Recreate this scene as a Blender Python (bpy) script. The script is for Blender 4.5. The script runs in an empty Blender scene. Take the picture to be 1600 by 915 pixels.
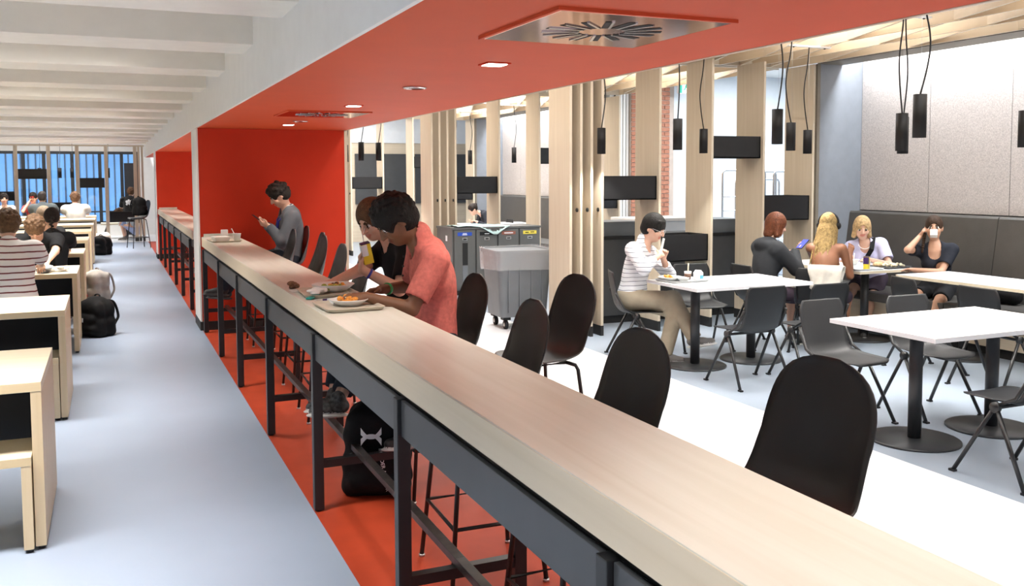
import bpy, bmesh, math, random
import numpy as np
from mathutils import Vector, Matrix
random.seed(7)
S = bpy.context.scene
COL = S.collection
PI = math.pi
R_ = math.radians
# ------------------------------------------------------------------ camera
CH = 1.72
def cam_matrix(yaw, pitch, roll):
    cy, sy = math.cos(yaw), math.sin(yaw)
    r = Vector((cy, -sy, 0)); fw = Vector((sy, cy, 0)); up = Vector((0, 0, 1))
    f2 = fw*math.cos(pitch) - up*math.sin(pitch); u2 = up*math.cos(pitch) + fw*math.sin(pitch)
    r3 = r*math.cos(roll) + u2*math.sin(roll); u3 = u2*math.cos(roll) - r*math.sin(roll)
    m = Matrix.Identity(4)
    for i in range(3):
        m[i][0] = r3[i]; m[i][1] = u3[i]; m[i][2] = -f2[i]
    m[2][3] = CH
    return m
cd = bpy.data.cameras.new('camera'); cam = bpy.data.objects.new('camera', cd); COL.objects.link(cam)
cam.matrix_world = cam_matrix(.411256, .0665322, -.00373)
cd.sensor_width = 36; cd.lens = 36*1440.08/1600
cd.shift_y = -(457.5-371.36)/1600
cd.clip_start = .05; cd.clip_end = 200
S.camera = cam
# ------------------------------------------------------------------ world, lights, exposure
S.view_settings.view_transform = 'Standard'; S.view_settings.look = 'None'
S.view_settings.gamma = 1; S.view_settings.use_curve_mapping = False
S.view_settings.exposure = 0.0
W = bpy.data.worlds.new('world'); S.world = W; W.use_nodes = True
W.node_tree.nodes['Background'].inputs[0].default_value = (.80, .88, 1, 1)
W.node_tree.nodes['Background'].inputs[1].default_value = .75
def area(name, loc, sx, sy, power, color=(1, .96, .9), rot=(0, 0, 0), spread=PI):
    l = bpy.data.lights.new(name, 'AREA'); l.shape = 'RECTANGLE'; l.size = sx; l.size_y = sy
    l.energy = power; l.color = color; l.spread = spread
    o = bpy.data.objects.new(name, l); o.location = loc; o.rotation_euler = rot; COL.objects.link(o); return o
# ceiling luminaires of the right-hand dining bay (above the wooden lattice)
for y in (1.0, 4.0, 7.0): area('ceiling_light_bay', (5.0, y, 3.42), 4.6, 1.6, 138, (.97, .985, 1))
for y in (15.0, 18.3): area('ceiling_light_bay', (5.2, y, 3.42), 4.6, 1.6, 330, (.97, .985, 1))
area('ceiling_light_service', (6.0, 11.0, 3.42), 5.0, 1.6, 165, (1, .99, .98))
area('ceiling_light_service', (10.2, 11.0, 3.42), 2.5, 2.5, 230, (.90, .96, 1))
area('far_fill_light', (4.5, 22.0, 3.42), 4.0, 1.6, 220, (1, .98, .95))  # added fill lamp, brightens the far end of the bays
# area lamps along the walkway, above the lattice
area('walkway_light', (3.2, 3.0, 3.42), .5, 6.0, 130, (.97, .985, 1))
area('walkway_light', (3.4, 9.5, 3.42), .7, 4.0, 110, (.97, .985, 1))
# cove lights washing the felt walls
area('cove_light', (8.20, 4.3, 3.36), .14, 8.4, 330, (.92, .96, 1), (0, R_(8), 0))
area('cove_light', (8.20, 16.6, 3.36), .14, 6.2, 240, (.92, .96, 1), (0, R_(8), 0))
# added fill lamps over the bench tables, in beam gaps without real fittings
for i, y in enumerate((.95, 4.15, 7.35, 10.55, 13.75, 16.95, 20.15, 23.35, 24.95)):
    area('hall_fill_light', (-1.75, y, 3.07), 3.9, .5, 132, (1, .955, .90), spread=R_(84))
area('hall_fill_light', (-1.5, 28.2, 2.9), 4.0, 1.2, 90, (1, .96, .92))
# daylight outside the far windows
sl = bpy.data.lights.new('sun', 'SUN'); sl.energy = 2.6; sl.angle = .02; so = bpy.data.objects.new('sun', sl); so.rotation_euler = (R_(52), 0, R_(-14)); COL.objects.link(so)
# ------------------------------------------------------------------ materials
MATS = {}
def nodes_of(name):
    m = bpy.data.materials.new(name); m.use_nodes = True
    nt = m.node_tree; b = nt.nodes['Principled BSDF']; MATS[name] = m
    return m, nt, b
def mat(name, col, rough=.5, metal=0., spec=.5, var=0., vscale=8., bump=0., bscale=120., trans=0., emit=None, estr=0., alpha=1.):
    """procedural base: colour with a little low-frequency noise variation and optional fine bump"""
    m, nt, b = nodes_of(name)
    c = tuple(col) + (1,) if len(col) == 3 else col
    b.inputs['Base Color'].default_value = c; b.inputs['Roughness'].default_value = rough
    b.inputs['Metallic'].default_value = metal; b.inputs['Specular IOR Level'].default_value = spec
    b.inputs['Transmission Weight'].default_value = trans; b.inputs['Alpha'].default_value = alpha
    if emit: b.inputs['Emission Color'].default_value = tuple(emit)+(1,); b.inputs['Emission Strength'].default_value = estr
    if var or bump:
        tc = nt.nodes.new('ShaderNodeTexCoord')
    if var:
        n = nt.nodes.new('ShaderNodeTexNoise'); n.inputs['Scale'].default_value = vscale; n.inputs['Detail'].default_value = 4
        nt.links.new(tc.outputs['Object'], n.inputs['Vector'])
        r = nt.nodes.new('ShaderNodeValToRGB'); nt.links.new(n.outputs['Fac'], r.inputs[0])
        r.color_ramp.elements[0].position = .3; r.color_ramp.elements[1].position = .7
        r.color_ramp.elements[0].color = tuple(max(0, x*(1-var)) for x in c[:3])+(1,)
        r.color_ramp.elements[1].color = tuple(min(1, x*(1+var)) for x in c[:3])+(1,)
        nt.links.new(r.outputs[0], b.inputs['Base Color'])
    if bump:
        n2 = nt.nodes.new('ShaderNodeTexNoise'); n2.inputs['Scale'].default_value = bscale; n2.inputs['Detail'].default_value = 3
        nt.links.new(tc.outputs['Object'], n2.inputs['Vector'])
        bp = nt.nodes.new('ShaderNodeBump'); bp.inputs['Strength'].default_value = bump; bp.inputs['Distance'].default_value = .01
        nt.links.new(n2.outputs['Fac'], bp.inputs['Height']); nt.links.new(bp.outputs[0], b.inputs['Normal'])
    return m
def wood(name, c1, c2, axis='Z', rough=.42, scale=1.):
    m, nt, b = nodes_of(name)
    tc = nt.nodes.new('ShaderNodeTexCoord'); mp = nt.nodes.new('ShaderNodeMapping')
    s = {'X': (.6, 14, 14), 'Y': (14, .6, 14), 'Z': (14, 14, .6)}[axis]
    mp.inputs['Scale'].default_value = [k*scale for k in s]
    nt.links.new(tc.outputs['Object'], mp.inputs[0])
    n = nt.nodes.new('ShaderNodeTexNoise'); n.inputs['Scale'].default_value = 1.6; n.inputs['Detail'].default_value = 6; n.inputs['Distortion'].default_value = .6
    nt.links.new(mp.outputs[0], n.inputs['Vector'])
    n2 = nt.nodes.new('ShaderNodeTexNoise'); n2.inputs['Scale'].default_value = 1.3; n2.inputs['Detail'].default_value = 2
    nt.links.new(tc.outputs['Object'], n2.inputs['Vector'])
    mx = nt.nodes.new('ShaderNodeMath'); mx.operation = 'MULTIPLY_ADD'; mx.inputs[1].default_value = .65
    nt.links.new(n.outputs['Fac'], mx.inputs[0])
    mm = nt.nodes.new('ShaderNodeMath'); mm.operation = 'MULTIPLY'; mm.inputs[1].default_value = .35
    nt.links.new(n2.outputs['Fac'], mm.inputs[0]); nt.links.new(mm.outputs[0], mx.inputs[2])
    r = nt.nodes.new('ShaderNodeValToRGB'); nt.links.new(mx.outputs[0], r.inputs[0])
    r.color_ramp.elements[0].position = .32; r.color_ramp.elements[1].position = .68
    r.color_ramp.elements[0].color = tuple(c1)+(1,); r.color_ramp.elements[1].color = tuple(c2)+(1,)
    nt.links.new(r.outputs[0], b.inputs['Base Color'])
    b.inputs['Roughness'].default_value = rough
    return m
def striped(name, base, line, period, width, axis=2, offset=0., rough=.8, wob=.012):
    """printed stripes on cloth, following object coordinates"""
    m, nt, b = nodes_of(name)
    tc = nt.nodes.new('ShaderNodeTexCoord'); sep = nt.nodes.new('ShaderNodeSeparateXYZ')
    nz = nt.nodes.new('ShaderNodeTexNoise'); nz.inputs['Scale'].default_value = 5
    nt.links.new(tc.outputs['Object'], nz.inputs['Vector']); nt.links.new(tc.outputs['Object'], sep.inputs[0])
    a = nt.nodes.new('ShaderNodeMath'); a.operation = 'MULTIPLY_ADD'; a.inputs[1].default_value = wob*2
    nt.links.new(nz.outputs['Fac'], a.inputs[0]); nt.links.new(sep.outputs[axis], a.inputs[2])
    d = nt.nodes.new('ShaderNodeMath'); d.operation = 'ADD'; d.inputs[1].default_value = 10+offset; nt.links.new(a.outputs[0], d.inputs[0])
    q = nt.nodes.new('ShaderNodeMath'); q.operation = 'DIVIDE'; q.inputs[1].default_value = period; nt.links.new(d.outputs[0], q.inputs[0])
    fr = nt.nodes.new('ShaderNodeMath'); fr.operation = 'FRACT'; nt.links.new(q.outputs[0], fr.inputs[0])
    lt = nt.nodes.new('ShaderNodeMath'); lt.operation = 'LESS_THAN'; lt.inputs[1].default_value = width/period; nt.links.new(fr.outputs[0], lt.inputs[0])
    mx = nt.nodes.new('ShaderNodeMix'); mx.data_type = 'RGBA'; nt.links.new(lt.outputs[0], mx.inputs[0])
    mx.inputs[6].default_value = tuple(base)+(1,); mx.inputs[7].default_value = tuple(line)+(1,)
    nt.links.new(mx.outputs[2], b.inputs['Base Color']); b.inputs['Roughness'].default_value = rough
    b.inputs['Specular IOR Level'].default_value = .2
    return m
M1, M2 = (.575, .485, .365), (.665, .58, .455)
wood('maple_z', M1, M2, 'Z'); wood('maple_y', M1, M2, 'Y'); wood('maple_x', M1, M2, 'X')
wood('bar_y', (.60, .585, .50), (.70, .70, .63), 'Y', .3)
wood('bar_edge', (.68, .565, .40), (.76, .645, .48), 'Y', .4)
wood('table_x', (.70, .61, .44), (.76, .685, .53), 'X', .38)  # tops paler than the slab sides: strong light put into the wood colour
wood('lattice_y', (.60, .46, .30), (.68, .54, .37), 'Y', .5)
mat('white_paint', (.88, .87, .84), .6, var=.02)
mat('beam_paint', (.87, .82, .74), .6, var=.02)
mat('red_paint', (.56, .034, .009), .65, spec=.25, var=.04, vscale=3)
mat('soffit_red', (.62, .088, .027), .6, spec=.3, var=.03, vscale=3)
mat('grey_floor', (.27, .325, .415), .36, var=.05, vscale=1.2)
mat('grey_floor_bay', (.31, .365, .435), .36, var=.05, vscale=1.2)
mat('red_floor', (.36, .042, .014), .55, spec=.25, var=.10, vscale=5)
mat('white_floor', (.86, .87, .89), .28, var=.03, vscale=2)
mat('white_wall', (.78, .82, .86), .7, var=.02)
mat('black_steel', (.012, .012, .013), .38, spec=.5, var=.15, vscale=20)
mat('apron_grey', (.055, .058, .062), .4, var=.06)
mat('black_box', (.012, .012, .013), .55, spec=.3, var=.1)
mat('black_base', (.012, .012, .012), .6, var=.1)
mat('pendant_black', (.007, .006, .006), .5, spec=.25, var=.1)
mat('slat_edge_lit', (.86, .80, .68), .5, var=.03)  # slat undersides: light from the floor painted in as a paler plywood edge
mat('shell_black', (.014, .0125, .0115), .42, var=.08)
mat('shell_grey', (.028, .027, .027), .42, var=.08)
mat('chair_black', (.0085, .009, .010), .45, var=.08)
mat('chair_grey', (.024, .0245, .026), .45, var=.08)
mat('tube_dark', (.018, .013, .011), .4, var=.1)
mat('table_white', (.84, .84, .84), .25, var=.01)
mat('table_edge', (.70, .71, .74), .4, var=.02)
mat('post_grey', (.036, .038, .041), .35, metal=.3, var=.06)
mat('felt', (.50, .46, .44), .95, var=.22, vscale=90, bump=.25, bscale=260)
mat('vinyl', (.075, .070, .064), .36, var=.07, bump=.1, bscale=60)
mat('panel_grey', (.17, .185, .21), .6, var=.05)
mat('bulkhead', (.15, .13, .10), .6, var=.08)
mat('cabinet', (.105, .108, .105), .42, var=.05)
mat('cabinet_gap', (.015, .015, .015), .6, var=.05)
mat('bin_grey', (.145, .16, .175), .5, var=.06)
mat('steel', (.62, .62, .62), .3, metal=.9, var=.05)
mat('chrome', (.75, .74, .74), .22, metal=1., var=.03)
mat('dark_slot', (.006, .006, .006), .7, var=.1)
mat('brick', (.44, .19, .12), .85, var=.25, vscale=14, bump=.5, bscale=60)
mat('mortar', (.55, .46, .40), .9, var=.1)
mat('glass', (.85, .92, 1), .02, spec=.5, trans=1., var=0.02)
mat('frame_dark', (.022, .025, .03), .45, var=.1)
mat('outside_blue', (.20, .46, .82), .6, var=.12, vscale=.6)
mat('outside_line', (.05, .09, .15), .6, var=.1)
mat('lamp_white', (.9, .9, .9), .5, emit=(1, .97, .9), estr=14, var=.01)
mat('lamp_soft', (.9, .9, .9), .5, emit=(1, .97, .92), estr=6, var=.01)
mat('exit_green', (.0, .30, .20), .4, emit=(.0, .55, .38), estr=.7, var=.02)
mat('exit_white', (.9, .95, .95), .4, emit=(.9, 1, 1), estr=.9, var=.02)
mat('tray_beige', (.55, .50, .40), .4, var=.04)
mat('tray_grey', (.55, .57, .58), .4, var=.04)
mat('plate', (.78, .78, .75), .35, var=.02)
mat('paper', (.82, .81, .78), .7, var=.04, vscale=30)
mat('cloth_cyan', (.55, .75, .74), .8, var=.08)
mat('black_cloth', (.006, .006, .0065), .8, spec=.2, var=.2, vscale=20, bump=.2, bscale=40)
mat('grey_cloth', (.36, .34, .31), .8, var=.12, vscale=12, bump=.3, bscale=30)
mat('cream_cloth', (.70, .66, .58), .85, var=.1, vscale=14, bump=.3, bscale=30)
mat('white_print', (.80, .82, .85), .5, var=.03)
mat('plastic_bag', (.85, .87, .9), .15, spec=.6, trans=.3, var=.04, bump=.6, bscale=14, alpha=.24)
mat('food_orange', (.75, .30, .04), .5, var=.35, vscale=60); mat('food_green', (.35, .38, .05), .5, var=.3, vscale=60)
mat('food_brown', (.16, .07, .03), .6, var=.4, vscale=60); mat('food_tan', (.60, .42, .22), .6, var=.25, vscale=50)
mat('food_cream', (.72, .64, .45), .6, var=.2, vscale=60)
mat('yellow', (.80, .62, .04), .45, var=.05); mat('purple', (.05, .02, .12), .45, var=.1); mat('teal', (.02, .30, .26), .4, var=.2, vscale=60)
mat('blue_sign', (.02, .07, .42), .45, var=.03); mat('yellow_sign', (.72, .60, .08), .45, var=.03); mat('brown_sign', (.26, .09, .06), .45, var=.03)
mat('blue_band', (.03, .04, .38), .4, var=.05); mat('green_band', (.03, .42, .12), .4, var=.05)
mat('phone', (.02, .02, .025), .2, var=.05); mat('screen_blue', (.05, .06, .3), .2, emit=(.15, .2, .8), estr=.4, var=.02)
mat('choco', (.16, .08, .05), .3, var=.05); mat('straw', (.85, .85, .85), .4, var=.02)
mat('red_accent', (.55, .05, .05), .6, var=.1); mat('light_blue', (.12, .45, .62), .5, var=.1)

# ------------------------------------------------------------------ mesh helpers
class MB:
    """collects shapes; build() links them as ONE mesh object"""
    def __init__(s): s.v = []; s.f = []; s.sm = []
    def add(s, vs, fs, smooth=False):
        o = len(s.v); s.v += [tuple(p) for p in vs]; s.f += [tuple(i+o for i in f) for f in fs]; s.sm += [smooth]*len(fs); return s
    def box(s, x0, x1, y0, y1, z0, z1, bev=0.):
        if bev <= 0:
            vs = [(x, y, z) for z in (z0, z1) for y in (y0, y1) for x in (x0, x1)]
            fs = [(0, 2, 3, 1), (4, 5, 7, 6), (0, 1, 5, 4), (2, 6, 7, 3), (0, 4, 6, 2), (1, 3, 7, 5)]
            return s.add(vs, fs)
        bm = bmesh.new(); bmesh.ops.create_cube(bm, size=1)
        for v in bm.verts:
            v.co = Vector(((x0+x1)/2+v.co.x*(x1-x0), (y0+y1)/2+v.co.y*(y1-y0), (z0+z1)/2+v.co.z*(z1-z0)))
        bmesh.ops.bevel(bm, geom=bm.edges[:], offset=min(bev, .49*min(x1-x0, y1-y0, z1-z0)), segments=2, profile=.7, affect='EDGES')
        bm.verts.index_update()
        s.add([v.co[:] for v in bm.verts], [[v.index for v in f.verts] for f in bm.faces]); bm.free(); return s
    def obox(s, c, ax, ay, az, hx, hy, hz):
        """oriented box: centre, unit axes, half sizes"""
        c, ax, ay, az = Vector(c), Vector(ax), Vector(ay), Vector(az)
        vs = [c+ax*i*hx+ay*j*hy+az*k*hz for k in (-1, 1) for j in (-1, 1) for i in (-1, 1)]
        return s.add(vs, [(0, 2, 3, 1), (4, 5, 7, 6), (0, 1, 5, 4), (2, 6, 7, 3), (0, 4, 6, 2), (1, 3, 7, 5)])
    def tube(s, pts, r, n=8, cap=True, r2=None):
        pts = [Vector(p) for p in pts]; m = len(pts); o = []; prev = None
        for i, p in enumerate(pts):
            t = (pts[min(i+1, m-1)]-pts[max(i-1, 0)]).normalized()
            if prev is None:
                a = t.cross(Vector((0, 0, 1))); a = a if a.length > 1e-3 else t.cross(Vector((0, 1, 0)))
            else: a = prev - t*prev.dot(t)
            a.normalize(); prev = a; b = t.cross(a)
            rr = r if r2 is None else r+(r2-r)*i/(m-1)
            o += [p+(a*math.cos(2*PI*k/n)+b*math.sin(2*PI*k/n))*rr for k in range(n)]
        fs = [(i*n+k, i*n+(k+1) % n, (i+1)*n+(k+1) % n, (i+1)*n+k) for i in range(m-1) for k in range(n)]
        if cap: fs += [tuple(range(n))[::-1], tuple((m-1)*n+k for k in range(n))]
        return s.add(o, fs, True)
    def lathe(s, prof, n=24, c=(0, 0, 0), sx=1., sy=1.):
        o = []
        for r, z in prof: o += [(c[0]+sx*r*math.cos(2*PI*k/n), c[1]+sy*r*math.sin(2*PI*k/n), c[2]+z) for k in range(n)]
        m = len(prof)
        fs = [(i*n+k, i*n+(k+1) % n, (i+1)*n+(k+1) % n, (i+1)*n+k) for i in range(m-1) for k in range(n)]
        if prof[0][0] > 1e-6: fs.append(tuple(range(n))[::-1])
        if prof[-1][0] > 1e-6: fs.append(tuple((m-1)*n+k for k in range(n)))
        return s.add(o, fs, True)
    def cyl(s, c, r, h, n=20): return s.lathe([(r, 0), (r, h)], n, c)
    def ell(s, c, rx, ry, rz, n=12, m=7):
        prof = [(math.sin(PI*i/m), -math.cos(PI*i/m)) for i in range(m+1)]
        prof[0] = (1e-4, -1); prof[-1] = (1e-4, 1)
        o = []
        for r, z in prof: o += [(c[0]+rx*r*math.cos(2*PI*k/n), c[1]+ry*r*math.sin(2*PI*k/n), c[2]+rz*z) for k in range(n)]
        fs = [(i*n+k, i*n+(k+1) % n, (i+1)*n+(k+1) % n, (i+1)*n+k) for i in range(m) for k in range(n)]
        return s.add(o, fs, True)
    def prism(s, poly, d, axis='y'):
        """polygon in a plane extruded: axis y -> poly (x,z) from y=0..d ; x -> (y,z); z -> (x,y)"""
        n = len(poly)
        f = {'y': lambda a, b, t: (a, t, b), 'x': lambda a, b, t: (t, a, b), 'z': lambda a, b, t: (a, b, t)}[axis]
        vs = [f(a, b, 0) for a, b in poly]+[f(a, b, d) for a, b in poly]
        fs = [tuple(range(n)), tuple(range(2*n-1, n-1, -1))]+[(i, i+n, (i+1) % n+n, (i+1) % n) for i in range(n)]
        return s.add(vs, fs)
    def xf(s, m, i0=0):
        s.v[i0:] = [tuple(m @ Vector(p)) for p in s.v[i0:]]; return s
    def mesh(s, name, material):
        me = bpy.data.meshes.new(name); me.from_pydata(s.v, [], s.f)
        me.polygons.foreach_set('use_smooth', s.sm)
        for mm in (material if isinstance(material, (list, tuple)) else [material]): me.materials.append(MATS[mm])
        bm = bmesh.new(); bm.from_mesh(me); bmesh.ops.recalc_face_normals(bm, faces=bm.faces); bm.to_mesh(me); bm.free()
        return me
    def build(s, name, material, parent=None, loc=(0, 0, 0)):
        o = bpy.data.objects.new(name, s.mesh(name, material)); COL.objects.link(o)
        o.location = loc; o.parent = parent; return o
def smooth_path(pts, n=6):
    P = [Vector(p) for p in pts]; o = []
    for i in range(len(P)-1):
        p0, p1, p2, p3 = P[max(i-1, 0)], P[i], P[i+1], P[min(i+2, len(P)-1)]
        for k in range(n):
            t = k/n; o.append(.5*((2*p1)+(-p0+p2)*t+(2*p0-5*p1+4*p2-p3)*t*t+(-p0+3*p1-3*p2+p3)*t**3))
    return o+[P[-1]]
def inst(name, me, parent=None, loc=(0, 0, 0), rz=0.):
    o = bpy.data.objects.new(name, me); COL.objects.link(o); o.location = loc; o.rotation_euler = (0, 0, rz); o.parent = parent; return o
def tag(o, label=None, cat=None, group=None, kind=None):
    if label: o['label'] = label
    if cat: o['category'] = cat
    if group: o['group'] = group
    if kind: o['kind'] = kind
    return o
def empty(name, loc=(0, 0, 0), rz=0., label=None, cat=None, group=None, kind=None):
    o = bpy.data.objects.new(name, None); COL.objects.link(o); o.location = loc; o.rotation_euler = (0, 0, rz)
    o.empty_display_size = .1
    return tag(o, label, cat, group, kind)
def copy_tree(o, parent=None):
    c = o.copy(); COL.objects.link(c); c.parent = parent
    for ch in list(o.children): copy_tree(ch, c)
    return c
def struct(name, mb, m, parent=None, label=None, loc=(0, 0, 0)):
    o = mb.build(name, m, parent, loc); o['kind'] = 'structure'
    if label: o['label'] = label
    return o
def text_mesh(name, s, size, material, parent, loc, rot, align='CENTER', ext=.0008):
    cu = bpy.data.curves.new(name, 'FONT'); cu.body = s; cu.size = size; cu.align_x = align; cu.align_y = 'CENTER'; cu.extrude = ext
    t = bpy.data.objects.new(name+'_tmp', cu); COL.objects.link(t)
    me = bpy.data.meshes.new_from_object(t.evaluated_get(bpy.context.evaluated_depsgraph_get()))
    bpy.data.objects.remove(t); me.materials.clear(); me.materials.append(MATS[material])
    o = bpy.data.objects.new(name, me); COL.objects.link(o); o.location = loc; o.rotation_euler = rot; o.parent = parent; return o
# ================================================================== STRUCTURE
YA, YB = -5.0, 30.2
struct('floor', MB().box(-8, .92, YA, 26.7, -.06, 0), 'grey_floor', label='grey vinyl floor of the aisle beside the bench tables')
struct('floor', MB().box(.92, 2.57, YA, 26.7, -.06, 0), 'red_floor', label='red vinyl floor strip under the long bar')
struct('floor', MB().box(2.57, 4.34, YA, 26.7, -.06, 0), 'white_floor', label='glossy white floor strip beside the bar')
struct('floor', MB().box(4.34, 13.5, YA, 26.7, -.06, 0), 'grey_floor_bay', label='pale grey floor under the white tables')
struct('floor', MB().box(-8, 13.5, 26.7, YB, -.06, 0), 'white_floor', label='white floor by the far windows')
# left hall ceiling with its white cross beams
ceil = struct('ceiling', MB().box(-8, .9, YA, YB, 3.10, 3.16), 'beam_paint', label='off-white ceiling above the bench tables')
bme = MB().box(-8, .9, 0, .5, 2.59, 3.10).mesh('beam', 'beam_paint')
for k in range(-3, 13): inst('beam', bme, ceil, (0, 6.30+1.6*k, 0))
# red soffit over the bar
sof = struct('ceiling', MB().box(.915, 2.57, YA, 27, 2.27, 2.31), 'soffit_red', label='dropped red ceiling above the bar')
struct('trim_1', MB().box(.895, .915, YA, 27, 2.268, 3.10), 'white_paint', label='white fascia above the left edge of the red ceiling')
struct('trim_2', MB().box(2.572, 2.592, YA, 27, 2.268, 3.45), 'maple_y', label='maple edge board of the red ceiling')
# right-hand bays: white ceiling above a timber lattice
struct('ceiling', MB().box(2.57, 13.5, YA, 26.7, 3.47, 3.53), 'white_paint', label='white ceiling above the timber lattice')
def lattice(y0, y1, label):
    root = empty('ceiling', (0, 0, 0), label=label, kind='structure')
    L = y1-y0
    me = MB().box(-.011, .011, 0, L, 3.03, 3.19).mesh('slat', ['lattice_y', 'slat_edge_lit'])
    for pl in me.polygons:
        if pl.normal.z < -.9: pl.material_index = 1
    for k in range(11): inst('slat', me, root, (2.86+.478*k, y0, 0))
    # diagonal slats crossing at about twenty degrees
    a = R_(20); t = math.tan(a); x0, x1 = 2.66, 7.66
    n = 0; yy = y0-(x1-x0)/t
    while yy < y1:
        # line x = x0 + (y-yy)*t, clipped to the rectangle
        ya = max(y0, yy); yb = min(y1, yy+(x1-x0)/t)
        if yb-ya > .6:
            xa = x0+(ya-yy)*t; xb = x0+(yb-yy)*t
            d = Vector((xb-xa, yb-ya, 0)); ln = d.length; d.normalize()
            MB().obox((0, 0, 3.115), d, Vector((-d.y, d.x, 0)), (0, 0, 1), ln/2, .010, .075).build('slat', ['lattice_y', 'slat_edge_lit'], root, ((xa+xb)/2, (ya+yb)/2, 0)).data.polygons[0].material_index = 1
        yy += 1.25
    for y in (y0, y1): MB().box(2.64, 7.68, -.02, .02, 3.03, 3.21).build('edge_board', 'maple_x', root, (0, y, 0))
    return root
lattice(-1.5, 9.15, 'maple lattice ceiling over the near white tables')
lattice(9.3, 13.15, 'maple lattice ceiling over the waste station')
lattice(13.75, 20.3, 'maple lattice ceiling over the far dining bay')
# red end walls of the bar alcoves
def red_wall(n, y0, y1, label):
    w = struct('wall_%s' % n, MB().box(.918, 2.565, y0, y1, 0, 2.268), 'red_paint', label=label)
    MB().box(.900, .918, y0-.004, y1, 0, 2.266).build('end_cap', 'white_paint', w)
    MB().box(2.565, 2.60, y0-.004, y1, 0, 2.266).build('end_cap', 'maple_z', w)
    MB().box(.896, 2.604, y0-.012, y1+.008, 0, .10).build('skirting', 'black_base', w)
red_wall('bar_end', 10.84, 11.5, 'red wall at the end of the long bar')
red_wall('far_bar_end', 20.9, 21.5, 'red wall at the end of the second bar')
# timber screens of upright fins with black boxes
fin_xs = [4.45, 4.575, 4.70, 4.83, 5.55, 6.24, 6.96, 7.69]
fin_me = MB().box(-.015, .015, 0, .50, .11, 3.028, .002).mesh('fin', 'maple_z')
base_me = MB().box(-.017, .017, -.003, .503, 0, .11).mesh('fin_base', 'black_base')
def bx_open(x0, x1, z0, z1):
    m = MB(); t = .012
    m.box(x0, x1, .04, .04+t, z0, z1); m.box(x0, x1, .42-t, .42, z0, z1); m.box(x0, x1, .04, .42, z0, z0+t)
    m.box(x0, x0+t, .04, .42, z0, z1); m.box(x1-t, x1, .04, .42, z0, z1); return m
def screen(y, label, boxes, xs=fin_xs):
    root = empty('fin_screen', (0, y, 0), label=label, cat='screen', group='timber fin screens')
    for x in xs:
        f = inst('fin', fin_me, root, (x, 0, 0)); inst('fin_base', base_me, f)
    for x0, x1, z0, z1 in boxes: bx_open(x0, x1, z0, z1).build('box_panel', 'black_box', root)
    for x in xs[1:4]: MB().cyl((0, 0, 0), .022, .012, 10).xf(Matrix.Translation((x-.016, .06, 1.36)) @ Matrix.Rotation(-PI/2, 4, 'Y')).build('door_stop', 'black_base', root)
    return root
BX = [(4.86, 5.53, 1.46, 1.72), (6.26, 6.94, 1.92, 2.17), (6.98, 7.67, 1.19, 1.48), (5.57, 6.22, .76, 1.06)]
screen(8.65, 'maple fin screen with black boxes behind the near white tables', BX)
screen(13.2, 'maple fin screen standing behind the grey recycling cabinet', BX[:3])
screen(19.8, 'most distant maple fin screen, seen right of the red wall', BX[:3])
# far screen across the aisle, in front of the windows
root = empty('fin_screen', (0, 27, 0), label='slim maple fin screen across the far end of the aisle', cat='screen', group='timber fin screens')
fm = MB().box(-.045, .045, 0, .06, .11, 2.59).mesh('fin', 'maple_z'); fb = MB().box(-.048, .048, -.003, .063, 0, .11).mesh('fin_base', 'black_base')
for x in (-2.95, -2.2, -1.44, -.76, -.06, .66, .75, .84):
    f = inst('fin', fm, root, (x, 0, 0)); inst('fin_base', fb, f)
    if x > .7: f.scale = (.6, 1, 1)
for x0, x1, z0, z1 in ((-2.9, -2.25, 1.14, 1.38), (-2.15, -1.49, 1.70, 1.96), (-1.39, -.81, .84, 1.08), (-.71, -.11, 1.46, 1.72), (-.01, .61, .53, .81)):
    MB().box(x0, x1, .0, .06, z0, z1).build('box_panel', 'black_box', root)
MB().box(-8, .9, -.02, .08, 2.56, 2.60).build('top_rail', 'maple_x', root)

# booth walls: felt panels above a dark vinyl banquette
def booth(y0, y1, n, wall_label, bq_label, near=True):
    w = struct('wall_right_%s' % n, MB().box(8.42, 8.5, y0, y1, 0, 3.47), 'panel_grey', label=wall_label)
    y = y1; pw = 1.02; i = 0
    while y-pw > y0-.5:
        MB().box(8.395, 8.42, max(y0, y-pw)+.004, y-.004, 1.30, 3.40, .003).build('felt_panel', 'felt', w); y -= pw
    struct('trim_%s' % ('3' if n == 'near' else '4'), MB().box(7.70, 8.08, y0, y1, 3.03, 3.47), 'bulkhead', label='dark bulkhead above the %s booth' % n)
    w2 = struct('wall_return_%s' % n, MB().box(7.75, 8.42, y1, y1+.05, 0, 3.47), 'panel_grey', label='grey end panel of the %s booth' % n)
    MB().box(7.708, 7.75, y1+.001, y1+.06, 0, 3.03).build('panel_edge', 'bulkhead', w2)
    b = empty('banquette', (0, y1, 0), label=bq_label, cat='bench', group='vinyl banquettes')
    L = y1-y0
    k = 0; yy = 0.
    while yy < L-.1:
        l = min(2.05, L-yy)
        MB().prism([(8.36, .42), (8.36, 1.29), (8.25, 1.29), (8.235, 1.27), (8.12, .46), (8.12, .42)], l-.008, 'y').build('back_cushion', 'vinyl', b, (0, -yy-l+.004, 0))
        MB().box(7.50, 8.16, -l+.004, -.004, .36, .455, .02).build('seat_cushion', 'vinyl', b, (0, -yy, 0))
        MB().box(7.56, 8.30, -l+.002, -.002, .10, .36).build('plinth', 'maple_y', b, (0, -yy, 0))
        MB().box(7.62, 8.30, -l+.002, -.002, 0, .10).build('toe_kick', 'black_base', b, (0, -yy, 0))
        yy += l
booth(-1.5, 8.62, 'near', 'felt-panelled booth wall beside the near tables', 'dark grey vinyl banquette where the two women sit')
booth(13.72, 19.78, 'far', 'felt-panelled booth wall of the far dining bay', 'dark vinyl banquette seen between the far fins')
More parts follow.
